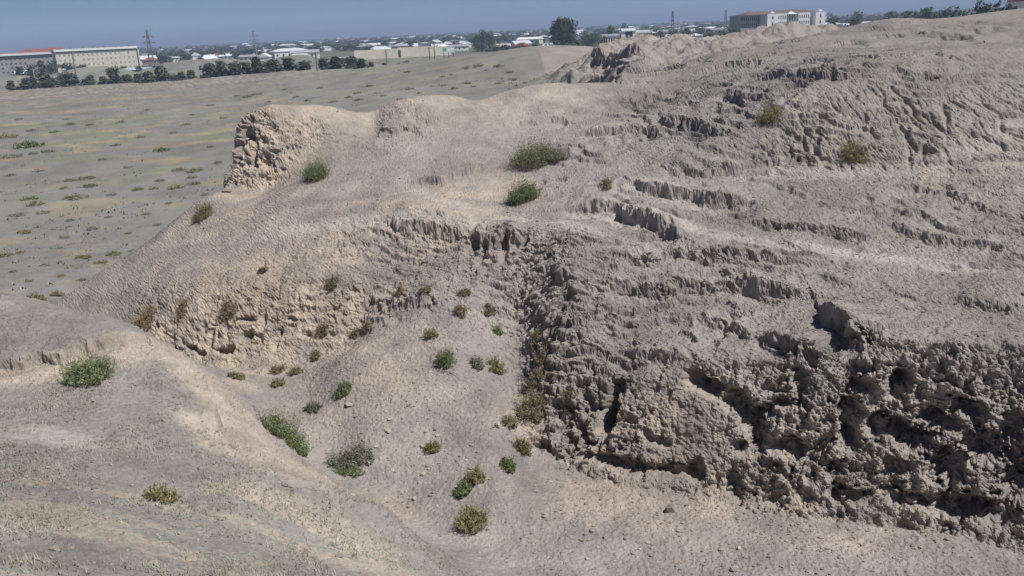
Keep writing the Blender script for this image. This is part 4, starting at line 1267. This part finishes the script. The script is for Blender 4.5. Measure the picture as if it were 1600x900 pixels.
def windows(parent, x0, x1, nx, z0, z1, nz, y, wf=.5, hf=.5, mat='glass', drop_=0.0, rng=None):
    """a grid of recessed-looking panes, each its own part, on the front of a block"""
    cw, ch = (x1 - x0) / nx, (z1 - z0) / nz
    key = (round(cw * wf, 2), round(ch * hf, 2), mat)
    if key not in PANE:
        PANE[key] = boxes('window', [(-cw * wf / 2, -.06, -ch * hf / 2, cw * wf / 2, .06, ch * hf / 2)], M[mat])
    for i in range(nx):
        for j in range(nz):
            if rng is not None and rng.random() < drop_:
                continue
            link('window', PANE[key], parent, (x0 + (i + .5) * cw, y, z0 + (j + .5) * ch))


px = lambda n_, dd: n_ * dd / FPX          # photo pixels to metres at a distance
rr = random.Random(4)
# long apartment block at the far left
loc, rz = frame_at(150, 690, .2)
e = tag(empty('apartment_block', loc), 'long cream apartment block with white roof on the left horizon', 'building'); e.rotation_euler.z = rz
w_ = px(104, 690)
link('wall', boxes('wall', [(-w_ / 2, 0, -2, w_ / 2, 13, 14.2)], M['cream']), e)
rf = link('roof', boxes('roof', [(-w_ / 2 - .8, -1.0, 14.2, w_ / 2 + .8, 14, 15.6)], M['white_roof']), e)
link('eaves', boxes('eaves', [(-w_ / 2 - .4, -.5, 13.7, w_ / 2 + .4, 13.3, 14.19)], M['dark']), rf)
for i in range(7):
    link('roof_hatch', boxes('roof_hatch', [(-.7, 2, 15.6, .7, 3.4, 16.5)], M['steel']), rf, (-w_ / 2 + 4 + i * 7.2 + rr.uniform(-1, 1), 0, 0))
windows(e, -w_ / 2 + 1, w_ / 2 - 1, 17, 0.5, 13.2, 4, -.02, .34, .42, 'grey', .1, rr)
loc, rz = frame_at(58, 725, .2)
e = tag(empty('apartment_block', loc), 'older grey wing at the left end of the long cream block', 'building'); e.rotation_euler.z = rz
w_ = px(100, 715)
link('wall', boxes('wall', [(-w_ / 2, 0, -2, w_ / 2, 13, 13)], M['grey']), e)
link('stairwell', boxes('stairwell', [(w_ / 2 - 11, -.8, -2, w_ / 2 - .5, -.01, 13)], M['concrete']), e)
rf = link('roof', boxes('roof', [(-w_ / 2 - .8, -1.4, 13.0, w_ / 2 + .8, 14, 14.4)], M['white_roof']), e)
link('eaves', boxes('eaves', [(-w_ / 2 - .4, -.9, 12.5, w_ / 2 - 12, -.01, 12.99)], M['dark']), rf)
windows(e, -w_ / 2 + 1, w_ / 2 - 13, 13, 0.5, 12, 4, -.02, .4, .42, 'glass', .1, rr)
loc, rz = frame_at(68, 760)
e = tag(empty('roofed_hall', loc), 'long dark red roof rising behind the grey wing', 'building'); e.rotation_euler.z = rz
link('wall', boxes('wall', [(-19, 0, -2, 19, 14, 14)], M['white']), e)
link('roof', gable('roof', 38, 14, 14, 3.2, .6, M['red_roof'], True), e, (0, 7, 0))
loc, rz = frame_at(20, 730)
e = tag(empty('roofed_hall', loc), 'low rust red roof at the left edge of the horizon', 'building'); e.rotation_euler.z = rz
link('wall', boxes('wall', [(-20, 8, -2, 20, 20, 13.2)], M['white']), e)
link('roof', gable('roof', 40, 12, 13.2, 1.8, .6, M['red_roof'], True), e, (0, 14, 0))
loc, rz = frame_at(198, 600, .1)
e = tag(empty('long_shed', loc), 'long low shed with pale flat roof below the cream block', 'shed'); e.rotation_euler.z = rz
w_ = px(54, 600)
link('wall', boxes('wall', [(-w_ / 2, 0, -2, w_ / 2, 8, 1.6)], M['grey']), e); link('roof', boxes('roof', [(-w_ / 2 - .5, -.6, 1.6, w_ / 2 + .5, 8.6, 2.6)], M['pale_roof']), e)
loc, rz = frame_at(28, 560)
e = tag(empty('small_house', loc), 'small pale house among dark trees at the left edge', 'house'); e.rotation_euler.z = rz
link('wall', boxes('wall', [(-3.4, 0, -2, 3.4, 6, 4.0)], M['concrete']), e); link('roof', gable('roof', 6.8, 6, 4, 1.6, .4, M['white_roof']), e, (0, 3, 0))
link('window', boxes('window', [(-1.6, -.05, 1.2, .2, .05, 2.6)], M['glass']), e)


def pylon(u, dd, top_v, label, arm=True, w0=.55):
    loc, rz = frame_at(u, dd)
    hgt = CAMZ + (83.5 - .0472 * u - top_v) * dd / FPX - loc[2]
    e = tag(empty('power_pylon', loc), label, 'pylon', 'power pylons over the town'); e.rotation_euler.z = rz
    b = hgt * .075
    f = lambda t_: b * (1 - t_) + .35 * t_
    legs = []
    for sx, sy in ((-1, -1), (1, -1), (1, 1), (-1, 1)):
        link('leg', bars('leg', [((sx * b, sy * b, -1), (sx * .35, sy * .35, hgt))], M['steel'], w0), e)
    br = []
    for k_ in range(7):
        t0, t1 = k_ / 7, (k_ + 1) / 7
        a0, a1 = f(t0), f(t1)
        for sx, sy, qx, qy in ((-1, -1, 1, -1), (1, -1, 1, 1), (1, 1, -1, 1), (-1, 1, -1, -1)):
            br += [((sx * a0, sy * a0, t0 * hgt), (qx * a1, qy * a1, t1 * hgt)), ((qx * a0, qy * a0, t0 * hgt), (sx * a1, sy * a1, t1 * hgt))]
    link('bracing', bars('bracing', br, M['steel'], w0 * .55), e)
    if arm:
        for zf, la in ((.64, 5.0), (.80, 4.0)):
            link('crossarm', bars('crossarm', [((-la, 0, zf * hgt), (la, 0, zf * hgt)), ((-la, 0, zf * hgt), (0, 0, zf * hgt + 1.4)), ((la, 0, zf * hgt), (0, 0, zf * hgt + 1.4))], M['steel'], w0 * .6), e)
    return e


pylon(233, 760, 50, 'tall dark lattice pylon right of the cream block', w0=.5)
pylon(397, 900, 50, 'thin lattice pylon behind the brown mound', w0=.26)
pylon(1051, 900, 19, 'lattice mast right of the glass-fronted white building', False, .7)
pylon(1134, 1000, 17, 'slender lattice mast left of the white school', False, .45)
loc, rz = frame_at(214, 640)
e = tag(empty('chimney_stack', loc), 'slim pale chimney beside the tall dark pylon', 'chimney'); e.rotation_euler.z = rz
link('shaft', bars('shaft', [((0, 0, -1), (0, 0, 13.5))], M['concrete'], 1.1), e); link('cap', bars('cap', [((0, 0, 13.5), (0, 0, 14.1))], M['grey'], 1.3), e)


def pole(u, v0, v1, label):
    hor = 83.5 - .0472 * u
    loc, nor = look(u, v1)
    dd = min(math.hypot(loc.x, loc.y), 420) if loc is not None else 380
    loc, rz = frame_at(u, dd)
    hgt = max(6.0, CAMZ + (hor - v0) * dd / FPX - loc[2])
    e = tag(empty('utility_pole', loc), label, 'pole', 'utility poles along the plain'); e.rotation_euler.z = rz
    link('post', bars('post', [((0, 0, -.5), (0, 0, hgt))], M['wood'], .42), e)
    link('crossarm', bars('crossarm', [((-.9, 0, hgt - .5), (.9, 0, hgt - .5))], M['wood'], .2), e)


for u, v0, v1, lab in [(112, 81, 128, 'tallest pale utility pole in front of the cream block'), (46, 103, 120, 'short utility pole at the far left tree row'), (346, 92, 119, 'utility pole standing in the middle of the bush row'),
                       (491, 84, 112, 'utility pole at the gap in the bush row'), (601, 76, 95, 'utility pole in front of the cream compound wall'), (669, 72, 92, 'left of two thin poles before the compound wall end'), (677, 66, 92, 'right of two thin poles before the compound wall end'), (398, 70, 100, 'utility pole rising from the brown mound')]:
    pole(u, v0, v1, lab)

# walled compound
loc, rz = frame_at(628, 620, .15)
e = tag(empty('compound_wall', loc), 'long cream compound wall with dark gate in the middle distance', 'wall', kind='thing'); e.rotation_euler.z = rz
w_ = px(146, 620)
zt = 12 - 19.0 * 620 / FPX - loc[2]
for k in range(9):
    xa_ = -w_ / 2 + k * w_ / 9
    link('wall_panel', boxes('wall_panel', [(.1, 0, -3, w_ / 9 - .1, .5, zt - .4 + (.5 if k in (4, 5, 6) else 0))], M['cream']), e, (xa_, 0, 0))
for k in range(10):
    link('pillar', boxes('pillar', [(-.1, -.05, -3, .1, .55, zt - .2)], M['cream']), e, (-w_ / 2 + k * w_ / 9, 0, 0))
link('gate', boxes('gate', [(-.9, -.1, .4, .9, .02, zt - 1.6)], M['dark']), e, (-2.6, 0, 0))
for (u, dd, wpx_, z1, rmat, lab) in [(640, 650, 26, 5.2, 'white_roof', 'white flat-roofed hall standing above the cream compound wall'), (576, 640, 42, 2.4, 'pale_roof', 'long pale roof behind the left part of the compound wall'), (612, 645, 26, 3.4, 'cream', 'cream annex left of the white flat-roofed hall')]:
    loc, rz = frame_at(u, dd)
    e = tag(empty('flat_roofed_hall', loc), lab, 'building'); e.rotation_euler.z = rz
    w_ = px(wpx_, dd)
    link('wall', boxes('wall', [(-w_ / 2, 0, -2, w_ / 2, 9, z1 - .5)], M['white' if rmat != 'cream' else 'cream']), e)
    link('roof', boxes('roof', [(-w_ / 2 - .3, -.3, z1 - .5, w_ / 2 + .3, 9.3, z1)], M[rmat]), e)
loc, rz = frame_at(530, 600)
e = tag(empty('market_stall', loc), 'dark open stall row left of the compound wall', 'stall'); e.rotation_euler.z = rz
w_ = px(30, 600)
link('roof', boxes('roof', [(-w_ / 2 - .4, -.5, 2.2, w_ / 2 + .4, 4.5, 2.6)], M['pale_roof']), e); link('back_wall', boxes('back_wall', [(-w_ / 2, 4, -1, w_ / 2, 4.3, 2.2)], M['dark']), e)
for k in range(5):
    link('post', boxes('post', [(-.12, -.12, -1, .12, .12, 2.2)], M['steel']), e, (-w_ / 2 + k * w_ / 4, 0, 0))
# billboard
loc, rz = frame_at(699, 330, .15)
e = tag(empty('billboard', loc), 'mint and white billboard on posts at the edge of the plain', 'billboard'); e.rotation_euler.z = rz
zt, zb = 12 - 21.5 * 330 / FPX - loc[2], 12 - 30 * 330 / FPX - loc[2]
w_ = px(19, 330)
pn = link('panel', boxes('panel', [(-w_ / 2, 0, zb, w_ / 2, .25, zt)], M['mint']), e)
hh = zt - zb
link('print_block', boxes('print_block', [(-w_ / 2 + .35, -.03, zb + .3 * hh, -w_ / 2 + 1.5, -.004, zb + .85 * hh)], M['green_print']), pn)
link('print_block', boxes('print_block', [(-w_ / 2 + 1.75, -.03, zb + .35 * hh, w_ / 2 - .3, -.004, zb + .8 * hh)], M['white']), pn)
link('print_strip', boxes('print_strip', [(-w_ / 2 + .5, -.03, zb + .08 * hh, w_ / 2 - .4, -.004, zb + .2 * hh)], M['white']), pn)
for sx in (-1, 0, 1):
    link('post', boxes('post', [(-.12, .26, -1.5, .12, .5, zb + .4)], M['steel']), e, (sx * w_ * .38, 0, 0))
# white building with the glass front
loc, rz = frame_at(982, 520, .2)
e = tag(empty('public_building', loc), 'white two-storey building with dark glass portal and round emblem', 'building'); e.rotation_euler.z = rz
q = 520 / FPX
link('wing', boxes('wing', [(-39 * q, 0, -2, -13 * q, 9, 8.8)], M['white']), e)
link('wing', boxes('wing', [(13 * q, 0, -2, 34 * q, 9, 9.6)], M['cream']), e)
for xa_, xb_, zz in ((-39 * q, -13 * q, 8.8), (13 * q, 34 * q, 9.6)):
    link('roof', boxes('roof', [(xa_ - .3, -.5, zz, xb_ + .3, 9.5, zz + 1.0)], M['pale_roof']), e)
for sx in (-1, 1):
    link('tower', boxes('tower', [(-1.1, -1.2, -2, 1.1, 6, 11.2)], M['white']), e, (sx * 8.5 * q, 0, 0))
pt = link('glass_portal', boxes('glass_portal', [(-2.1, -.8, -2, 2.1, 6, 10.6)], M['glass']), e)
V = [(0, -.86, 8.6)] + [(.75 * math.cos(t_ * math.pi / 8), -.86, 8.6 + .75 * math.sin(t_ * math.pi / 8)) for t_ in range(16)]
link('emblem', raw_mesh('emblem', V, [(0, 1 + t_, 1 + (t_ + 1) % 16) for t_ in range(16)], M['white']), pt)
link('pediment', gable('pediment', 7.5, 8, 11.2, 1.3, .3, M['pale_roof']), e, (0, 2.6, 0))
windows(e, -38 * q, -24 * q, 4, 1.0, 8.4, 2, -.02, .55, .6)
windows(e, -23 * q, -14 * q, 3, 1.0, 8.4, 2, -.02, .7, .6)
windows(e, 15 * q, 33 * q, 4, 1.0, 9.2, 2, -.02, .5, .6)
# white school on the right
DS = 640
q = DS / FPX * 1.02
loc, rz = frame_at(1230, DS, .55)
e = tag(empty('school_building', loc), 'large white school with rows of windows and dark roof on right horizon', 'building'); e.rotation_euler.z = rz
zt = CAMZ + 4.0 * q - loc[2]
link('side_wing', boxes('side_wing', [(-62 * q, 9.0, -2, -31.2 * q, 24, zt)], M['grey']), e)  # grey colour carries the shade on this side of the school
windows(e, -61 * q, -32 * q, 9, zt - 8.2, zt - .8, 2, 8.98, .42, .55)
for xa_, xb_, yo, nw in ((-31 * q, -14 * q, 0, 0), (-13.9 * q, 1 * q, 1.2, 4), (19.5 * q, 38 * q, 1.2, 5), (45.5 * q, 61 * q, 0, 0)):
    b_ = link('block', boxes('block', [(xa_, yo, -2, xb_, 15, zt)], M['white']), e)
    if nw:
        windows(b_, xa_ + .3, xb_ - .3, nw, zt - 8.2, zt - .6, 2, yo - .02, .42, .55)
    else:
        windows(b_, (xa_ + xb_) / 2 - .9, (xa_ + xb_) / 2 + .9, 1, zt - 8.2, zt - .6, 2, yo - .02, .6, .5)
        link('roof_turret', gable('roof_turret', 2.2, 2.2, zt + .7, 1.0, .2, M['white_roof'], True), b_, ((xa_ + xb_) / 2, 1.2, 0))
link('recess', boxes('recess', [(38.1 * q, 4, -2, 45.4 * q, 15, zt - .4)], M['grey']), e)
po = link('portico', boxes('portico', [(1.2 * q, 3, -2, 19.3 * q, 15, zt)], M['grey']), e)
link('glazing', boxes('glazing', [(4 * q, 2.8, -2, 16 * q, 2.95, zt - 1)], M['glass']), po)
for k in range(4):
    link('column', bars('column', [((4 * q + k * 4 * q, 1.6, -2), (4 * q + k * 4 * q, 1.6, zt - .6))], M['white'], .5), po)
link('canopy', gable('canopy', 13 * q, 5, zt - .5, 1.4, .2, M['white_roof'], True), po, (10.2 * q, 3.4, 0))
link('roof', gable('roof', 118 * q, 12, zt + .02, 2.2, .4, M['dark_roof'], True), e, (-1 * q, 12, 0))
# near trees and white corner at the right edge
loc, rz = frame_at(1612, 260)
e = tag(empty('flat_roofed_hall', loc), 'white building cut by the right edge behind the crest', 'building'); e.rotation_euler.z = rz
link('wall', boxes('wall', [(-5, 0, -4, 6, 8, CAMZ + .9 - loc[2])], M['white']), e); link('roof', boxes('roof', [(-5.4, -.4, CAMZ + .9 - loc[2], 6.4, 8.4, CAMZ + 1.3 - loc[2])], M['red_roof']), e)

# ---- trees
M_TL = colour_mat('tree_leaf', (.055, .075, .035), var=.4, scale=.6, rnd=.25, c2=(.085, .105, .05))
M_TG = colour_mat('tamarisk_leaf', (.075, .085, .05), var=.35, scale=.8, rnd=.2, c2=(.115, .12, .075))
M_BARK = colour_mat('bark', (.13, .10, .08), var=.3, scale=2)


def crown_mesh(seed, n_lobes, n_leaf, leaf, mat, tall=1.0, conical=False, low=False):
    """a crown one unit wide: leaf faces spread through uneven lobes"""
    rng = np.random.default_rng(seed)
    V = []
    for k_ in range(n_lobes):
        t_ = (k_ + .5) / n_lobes
        a_ = rng.uniform(0, 6.28)
        rad = rng.uniform(.05, .32) * (1 - t_ * (.9 if conical else .35))
        c_ = np.array([math.cos(a_) * rad, math.sin(a_) * rad, ((.02 + .72 * t_) if low else (.15 + .72 * t_)) * tall])
        r_ = rng.uniform(.14, .25) * (1.15 - .5 * t_ if conical else 1)
        d_ = rng.normal(0, 1, (n_leaf, 3)); d_ /= np.linalg.norm(d_, axis=1, keepdims=True)
        p_ = c_ + d_ * r_ * rng.uniform(.45, 1.08, (n_leaf, 1)) * np.array([1, 1, .9 * tall ** .5])
        a1 = rng.normal(0, 1, (n_leaf, 3)); a1 /= np.linalg.norm(a1, axis=1, keepdims=True)
        b1 = np.cross(a1, d_); b1 /= np.linalg.norm(b1, axis=1, keepdims=True) + 1e-6
        s_ = leaf * rng.uniform(.6, 1.3, (n_leaf, 1))
        V.append(np.stack([p_ - b1 * s_ * .6, p_ + b1 * s_ * .6, p_ + a1 * s_], 1).reshape(-1, 3))
    V = np.concatenate(V)
    return raw_mesh('crown', V, np.arange(len(V)).reshape(-1, 3), mat)


def trunk_mesh(seed, h=.45, r=.035):
    rng = random.Random(seed)
    V, F = [], []

    def limb(p0, p1, r0, r1):
        p0, p1 = Vector(p0), Vector(p1); d_ = (p1 - p0).normalized(); s_ = d_.orthogonal().normalized(); t_ = d_.cross(s_)
        n0 = len(V)
        for p_, r_ in ((p0, r0), (p1, r1)):
            for k_ in range(6):
                V.append(tuple(p_ + (s_ * math.cos(k_ * 1.047) + t_ * math.sin(k_ * 1.047)) * r_))
        for k_ in range(6):
            F.append((n0 + k_, n0 + (k_ + 1) % 6, n0 + 6 + (k_ + 1) % 6, n0 + 6 + k_))
    limb((0, 0, -.1), (0, 0, h), r, r * .7)
    for k_ in range(4):
        a_ = rng.uniform(0, 6.28)
        limb((0, 0, h * rng.uniform(.5, .95)), (math.cos(a_) * .2, math.sin(a_) * .2, h + rng.uniform(.1, .3)), r * .55, r * .2)
    return raw_mesh('trunk', V, F, M_BARK)


CROWNS = [(crown_mesh(40 + k, 9, 55, .075, M_TL), trunk_mesh(k)) for k in range(5)]
TAMAR = [(crown_mesh(60 + k, 12, 70, .085, M_TG, 1.0, k % 2 == 0, True), trunk_mesh(20 + k, .3, .03)) for k in range(5)]
POPLAR = [(crown_mesh(80 + k, 8, 45, .07, M_TL, 2.2, True), trunk_mesh(30 + k, .6, .03)) for k in range(3)]


def tree(name, u, dd, wid, hgt, kinds, k, z=None):
    loc, rz = frame_at(u, dd)
    if z is not None:
        loc = (loc[0], loc[1], z)
    cm, tm = kinds[k % len(kinds)]
    e = tag(empty(name, loc), None, 'tree')
    sz_ = hgt / (2.2 if kinds is POPLAR else 1.0) / 1.05
    for nm_, me_ in (('crown', cm), ('trunk', tm)):
        o_ = link(nm_, me_, e, (0, 0, 0), k * 1.3, (wid, wid, sz_))
        if nm_ == 'crown':
            o_['kind'] = 'stuff'
    return e


items = []
bush_row = [(8, 138, 16, 14), (38, 134, 26, 16), (62, 133, 30, 22), (90, 131, 18, 20), (105, 130, 22, 18), (124, 130, 12, 10), (134, 130, 12, 14), (152, 129, 16, 12), (168, 128, 20, 24), (190, 129, 20, 12), (208, 130, 16, 14), (224, 130, 18, 16), (244, 128, 26, 24),
            (262, 127, 14, 9), (276, 126, 16, 12), (292, 124, 18, 14), (322, 122, 22, 20), (340, 120, 22, 24), (360, 118, 24, 20), (379, 116, 20, 18), (396, 115, 22, 26), (420, 113, 28, 18), (447, 111, 30, 20), (470, 110, 22, 14), (500, 109, 22, 17), (520, 108, 26, 20),
            (545, 107, 24, 18), (562, 107, 20, 16), (575, 105, 10, 8), (596, 101, 9, 7), (620, 98, 8, 6), (632, 97, 9, 8)]
for k, (u, v, w_, h_) in enumerate(bush_row):
    loc, nor = look(u, v)
    dd = min(395, math.hypot(loc.x, loc.y)) if loc is not None else 375
    if loc is not None and dd < 200:
        continue
    m_ = dd / FPX
    e = tree('tamarisk_tree', u, dd, w_ * m_ * 1.75, h_ * m_ * 1.2, TAMAR, k)
    items.append((u, e, 'bushy dark tamarisk in the row along the plain edge', 'tamarisk row along the edge of the plain'))
number_labels(items)
loc, rz = frame_at(884, 480)
big_c, big_t = crown_mesh(99, 26, 190, .05, M_TL), trunk_mesh(77)
e = tag(empty('broad_tree', loc), 'very large dark round tree rising above the horizon', 'tree'); e.rotation_euler.z = rz
hgt = CAMZ + 15.5 * 480 / FPX - loc[2]
link('crown', big_c, e, (0, 0, hgt * .05), 0, (px(62, 480), px(56, 480), hgt * .92))['kind'] = 'stuff'
link('trunk', big_t, e, (0, 0, 0), 0, (14, 14, hgt * .7))
items = []
for k, (u, dd, tv, wpx_) in enumerate([(26, 540, 98, 20), (40, 530, 96, 18), (60, 540, 89, 16), (75, 640, 93, 20), (100, 640, 94, 26), (125, 640, 96, 22), (185, 640, 99, 14), (212, 560, 98, 14), (752, 700, 45, 18), (764, 720, 46, 14), (745, 690, 52, 18), (920, 500, 52, 26), (905, 470, 58, 30), (890, 440, 62, 34), (860, 470, 62, 30), (835, 480, 64, 28),
                                 (940, 440, 54, 16), (955, 600, 36, 16), (975, 640, 35, 14), (1010, 500, 50, 24), (1030, 480, 48, 30), (1050, 500, 46, 24), (1075, 560, 40, 18), (1110, 520, 44, 22), (1130, 500, 42, 26), (1150, 520, 40, 20), (810, 500, 66, 22), (790, 520, 66, 24), (770, 560, 66, 24), (1525, 240, 0, 22), (1541, 235, -1, 20), (1560, 245, 0, 24), (1578, 250, -2, 26),
                                 (1300, 600, 19, 16), (1335, 640, 17, 26), (1392, 620, 14, 24), (1455, 500, 10, 36), (1480, 480, 9, 36), (1500, 450, 8, 34), (1440, 520, 12, 34), (1420, 560, 13, 34), (925, 430, 66, 24), (945, 420, 62, 20)]):
    loc, _ = frame_at(u, dd)
    hgt = CAMZ + (83.5 - .0472 * u - tv) * dd / FPX - loc[2]
    e = tree('leafy_tree', u, dd, px(wpx_, dd) * 1.6, max(3, hgt), CROWNS, k)
    area = ('near the apartment blocks' if u < 230 else 'left of the very large tree' if u < 862 else 'below and right of the very large tree' if u < 960 else 'around the glass-fronted white building' if u < 1160 else 'behind the right hill crest')
    items.append((u, e, 'dark leafy tree ' + area, 'dark trees between the town houses'))
number_labels(items)

# ---- houses, each with walls and a roof, and the trees between them
def house_meshes(w, d, h, rise, wall, roof, hip):
    return boxes('wall', [(-w / 2, -d / 2, -2, w / 2, d / 2, h)], M[wall]), gable('roof', w, d, h + .02, rise, .5, M[roof], hip), boxes('window', [(-.6, -.06, -.6, .6, .06, .6)], M['glass'])


HT = [house_meshes(w, d, h, r, wl, rf_, hp) for (w, d, h, r, wl, rf_, hp) in [
    (12, 9, 3.4, 2.0, 'white', 'pale_roof', False), (16, 9, 3.6, 1.8, 'tan', 'pale_roof', True), (10, 8, 3.2, 2.0, 'white', 'white_roof', False), (20, 10, 4.2, 1.6, 'cream', 'white_roof', False), (13, 9, 3.6, 2.2, 'brick', 'red_roof', True), (18, 10, 3.6, 1.4, 'white', 'grey_roof', False), (11, 9, 6.4, 2.0, 'tan', 'grey_roof', True), (24, 11, 4.5, 1.5, 'white', 'pale_roof', True)]]
HN = ['white house with pale metal roof', 'tan house with pale hipped roof', 'small white house with white gable roof', 'long cream house with white roof', 'brick house with red roof', 'white house with grey roof', 'tall tan house with grey roof', 'long white hall with pale roof']
HW = [(12, 9, 3.4), (16, 9, 3.6), (10, 8, 3.2), (20, 10, 4.2), (13, 9, 3.6), (18, 10, 3.6), (11, 9, 6.4), (24, 11, 4.5)]
items, titems = [], []
rr = random.Random(12)
spots = []
tries = 0
while len(spots) < 210 and tries < 6000:
    tries += 1
    u = rr.uniform(215, 1590)
    if u < 860:
        dd = 640 * math.exp(rr.uniform(0, 1) ** 1.2 * 1.5)
    else:
        dd = 560 * math.exp(rr.uniform(0, 1) ** 1.1 * 1.6)
    bx, by = bear(u, dd)
    if any(math.hypot(bx - a_, by - b_) < 22 for a_, b_ in spots):
        continue
    if (u < 420 and dd < 680) or (1150 < u < 1300 and dd < 700) or (940 < u < 1020 and dd < 580) or (550 < u < 705 and dd < 680) or (u > 1290 and dd < 800 and rr.random() < .5):
        continue
    spots.append((bx, by))
    k = rr.choice([0, 0, 1, 1, 2, 2, 3, 4, 5, 5, 6, 7])
    wm, rm, pm = HT[k]
    e = tag(empty('town_house', (bx, by, gz(bx, by))), None, 'house')
    e.rotation_euler.z = -math.atan2(bx, by) + rr.uniform(-.5, .5) + (1.57 if rr.random() < .2 else 0)
    s_ = rr.uniform(.85, 1.2)
    e.scale = (s_, s_, s_ * rr.uniform(.95, 1.25))
    link('wall', wm, e); link('roof', rm, e)
    w_, d_, h_ = HW[k]
    if dd < 1100:
        for xi in range(int(w_ // 4)):
            link('window', pm, e, (-w_ / 2 + 2 + xi * 4, -d_ / 2 - .02, h_ * .55))
    area = ('left of the brown mound' if u < 330 else 'above the bush row' if u < 560 else 'above the compound wall' if u < 720 else 'left of the very large tree' if u < 880 else 'left of the white school' if u < 1170 else 'right of the white school')
    far = 'nearer' if dd < 900 else 'farther' if dd < 1500 else 'farthest'
    items.append((u, e, far + ' ' + HN[k] + ' ' + area, 'houses of the town on the horizon'))
number_labels(items)
for k in range(295):
    u = rr.uniform(205, 1600)
    dd = (650 if u < 860 else 560) * math.exp(rr.uniform(0, 1) * 1.6)
    if (u < 420 and dd < 640) or (1150 < u < 1300 and dd < 720) or (940 < u < 1020 and dd < 600) or (550 < u < 705 and dd < 690):
        continue
    kinds = POPLAR if rr.random() < .12 else CROWNS
    hgt = rr.uniform(5.5, 10.5) * (1.2 if kinds is POPLAR else 1)
    e = tree('town_tree', u, dd, hgt * (rr.uniform(1.3, 2.4) if kinds is CROWNS else .35), hgt, kinds, k)
    area = ('left of the brown mound' if u < 330 else 'above the bush row' if u < 560 else 'above the compound wall' if u < 720 else 'left of the very large tree' if u < 880 else 'left of the white school' if u < 1170 else 'right of the white school')
    far = 'nearer' if dd < 900 else 'farther' if dd < 1400 else 'farthest'
    titems.append((u, e, far + (' slim poplar ' if kinds is POPLAR else ' round town tree ') + area, 'trees of the town on the horizon'))
number_labels(titems)
# the wooded strip at the horizon reads as one mass
rng = np.random.default_rng(8)
V = []
base_tri = np.array([q_.co[:] for q_ in CROWNS[0][0].vertices]).reshape(-1, 3, 3)[::6] * np.array([1, 1, 1])
for k in range(1800):
    dd = 1000 * math.exp(rng.uniform(0, 1) * 1.6)
    bx, by = bear(rng.uniform(-60, 1660), dd)
    if dd < 2000 and any(abs(bx - a_) < 13 and abs(by - b_ + 6) < 15 for a_, b_ in spots):
        continue
    c_ = np.array([bx, by, gz(bx, by)])
    sw, sh = rng.uniform(12, 30), rng.uniform(4.5, 9)
    V.append((base_tri * np.array([sw, sw, sh])) * 1.0 + (base_tri - base_tri.mean(1, keepdims=True)) * np.array([sw, sw, sh]) * 1.3 + c_)
V = np.concatenate(V).reshape(-1, 3)
o = link('distant_trees', raw_mesh('distant_trees', V, np.arange(len(V)).reshape(-1, 3), M_TL))
tag(o, 'dark wooded strip along the whole horizon', kind='stuff')

# ------------------------------------------------------------------ haze
hz = boxes('haze', [(-32000, -32000, -9, 32000, 32000, 70)], None)
hm = bpy.data.materials.new('haze'); hm.use_nodes = True
hn = hm.node_tree; hn.nodes.clear()
ho = hn.nodes.new('ShaderNodeOutputMaterial'); hv = hn.nodes.new('ShaderNodeVolumePrincipled')
hv.inputs['Color'].default_value = (.55, .70, .98, 1); hv.inputs['Density'].default_value = .00034
hv.inputs['Anisotropy'].default_value = .0
hn.links.new(hv.outputs[0], ho.inputs['Volume'])
hz.materials.append(hm)
tag(link('haze', hz), 'thin bluish haze over the plain and town', kind='stuff')
print('town', round(time.time() - T0, 1))
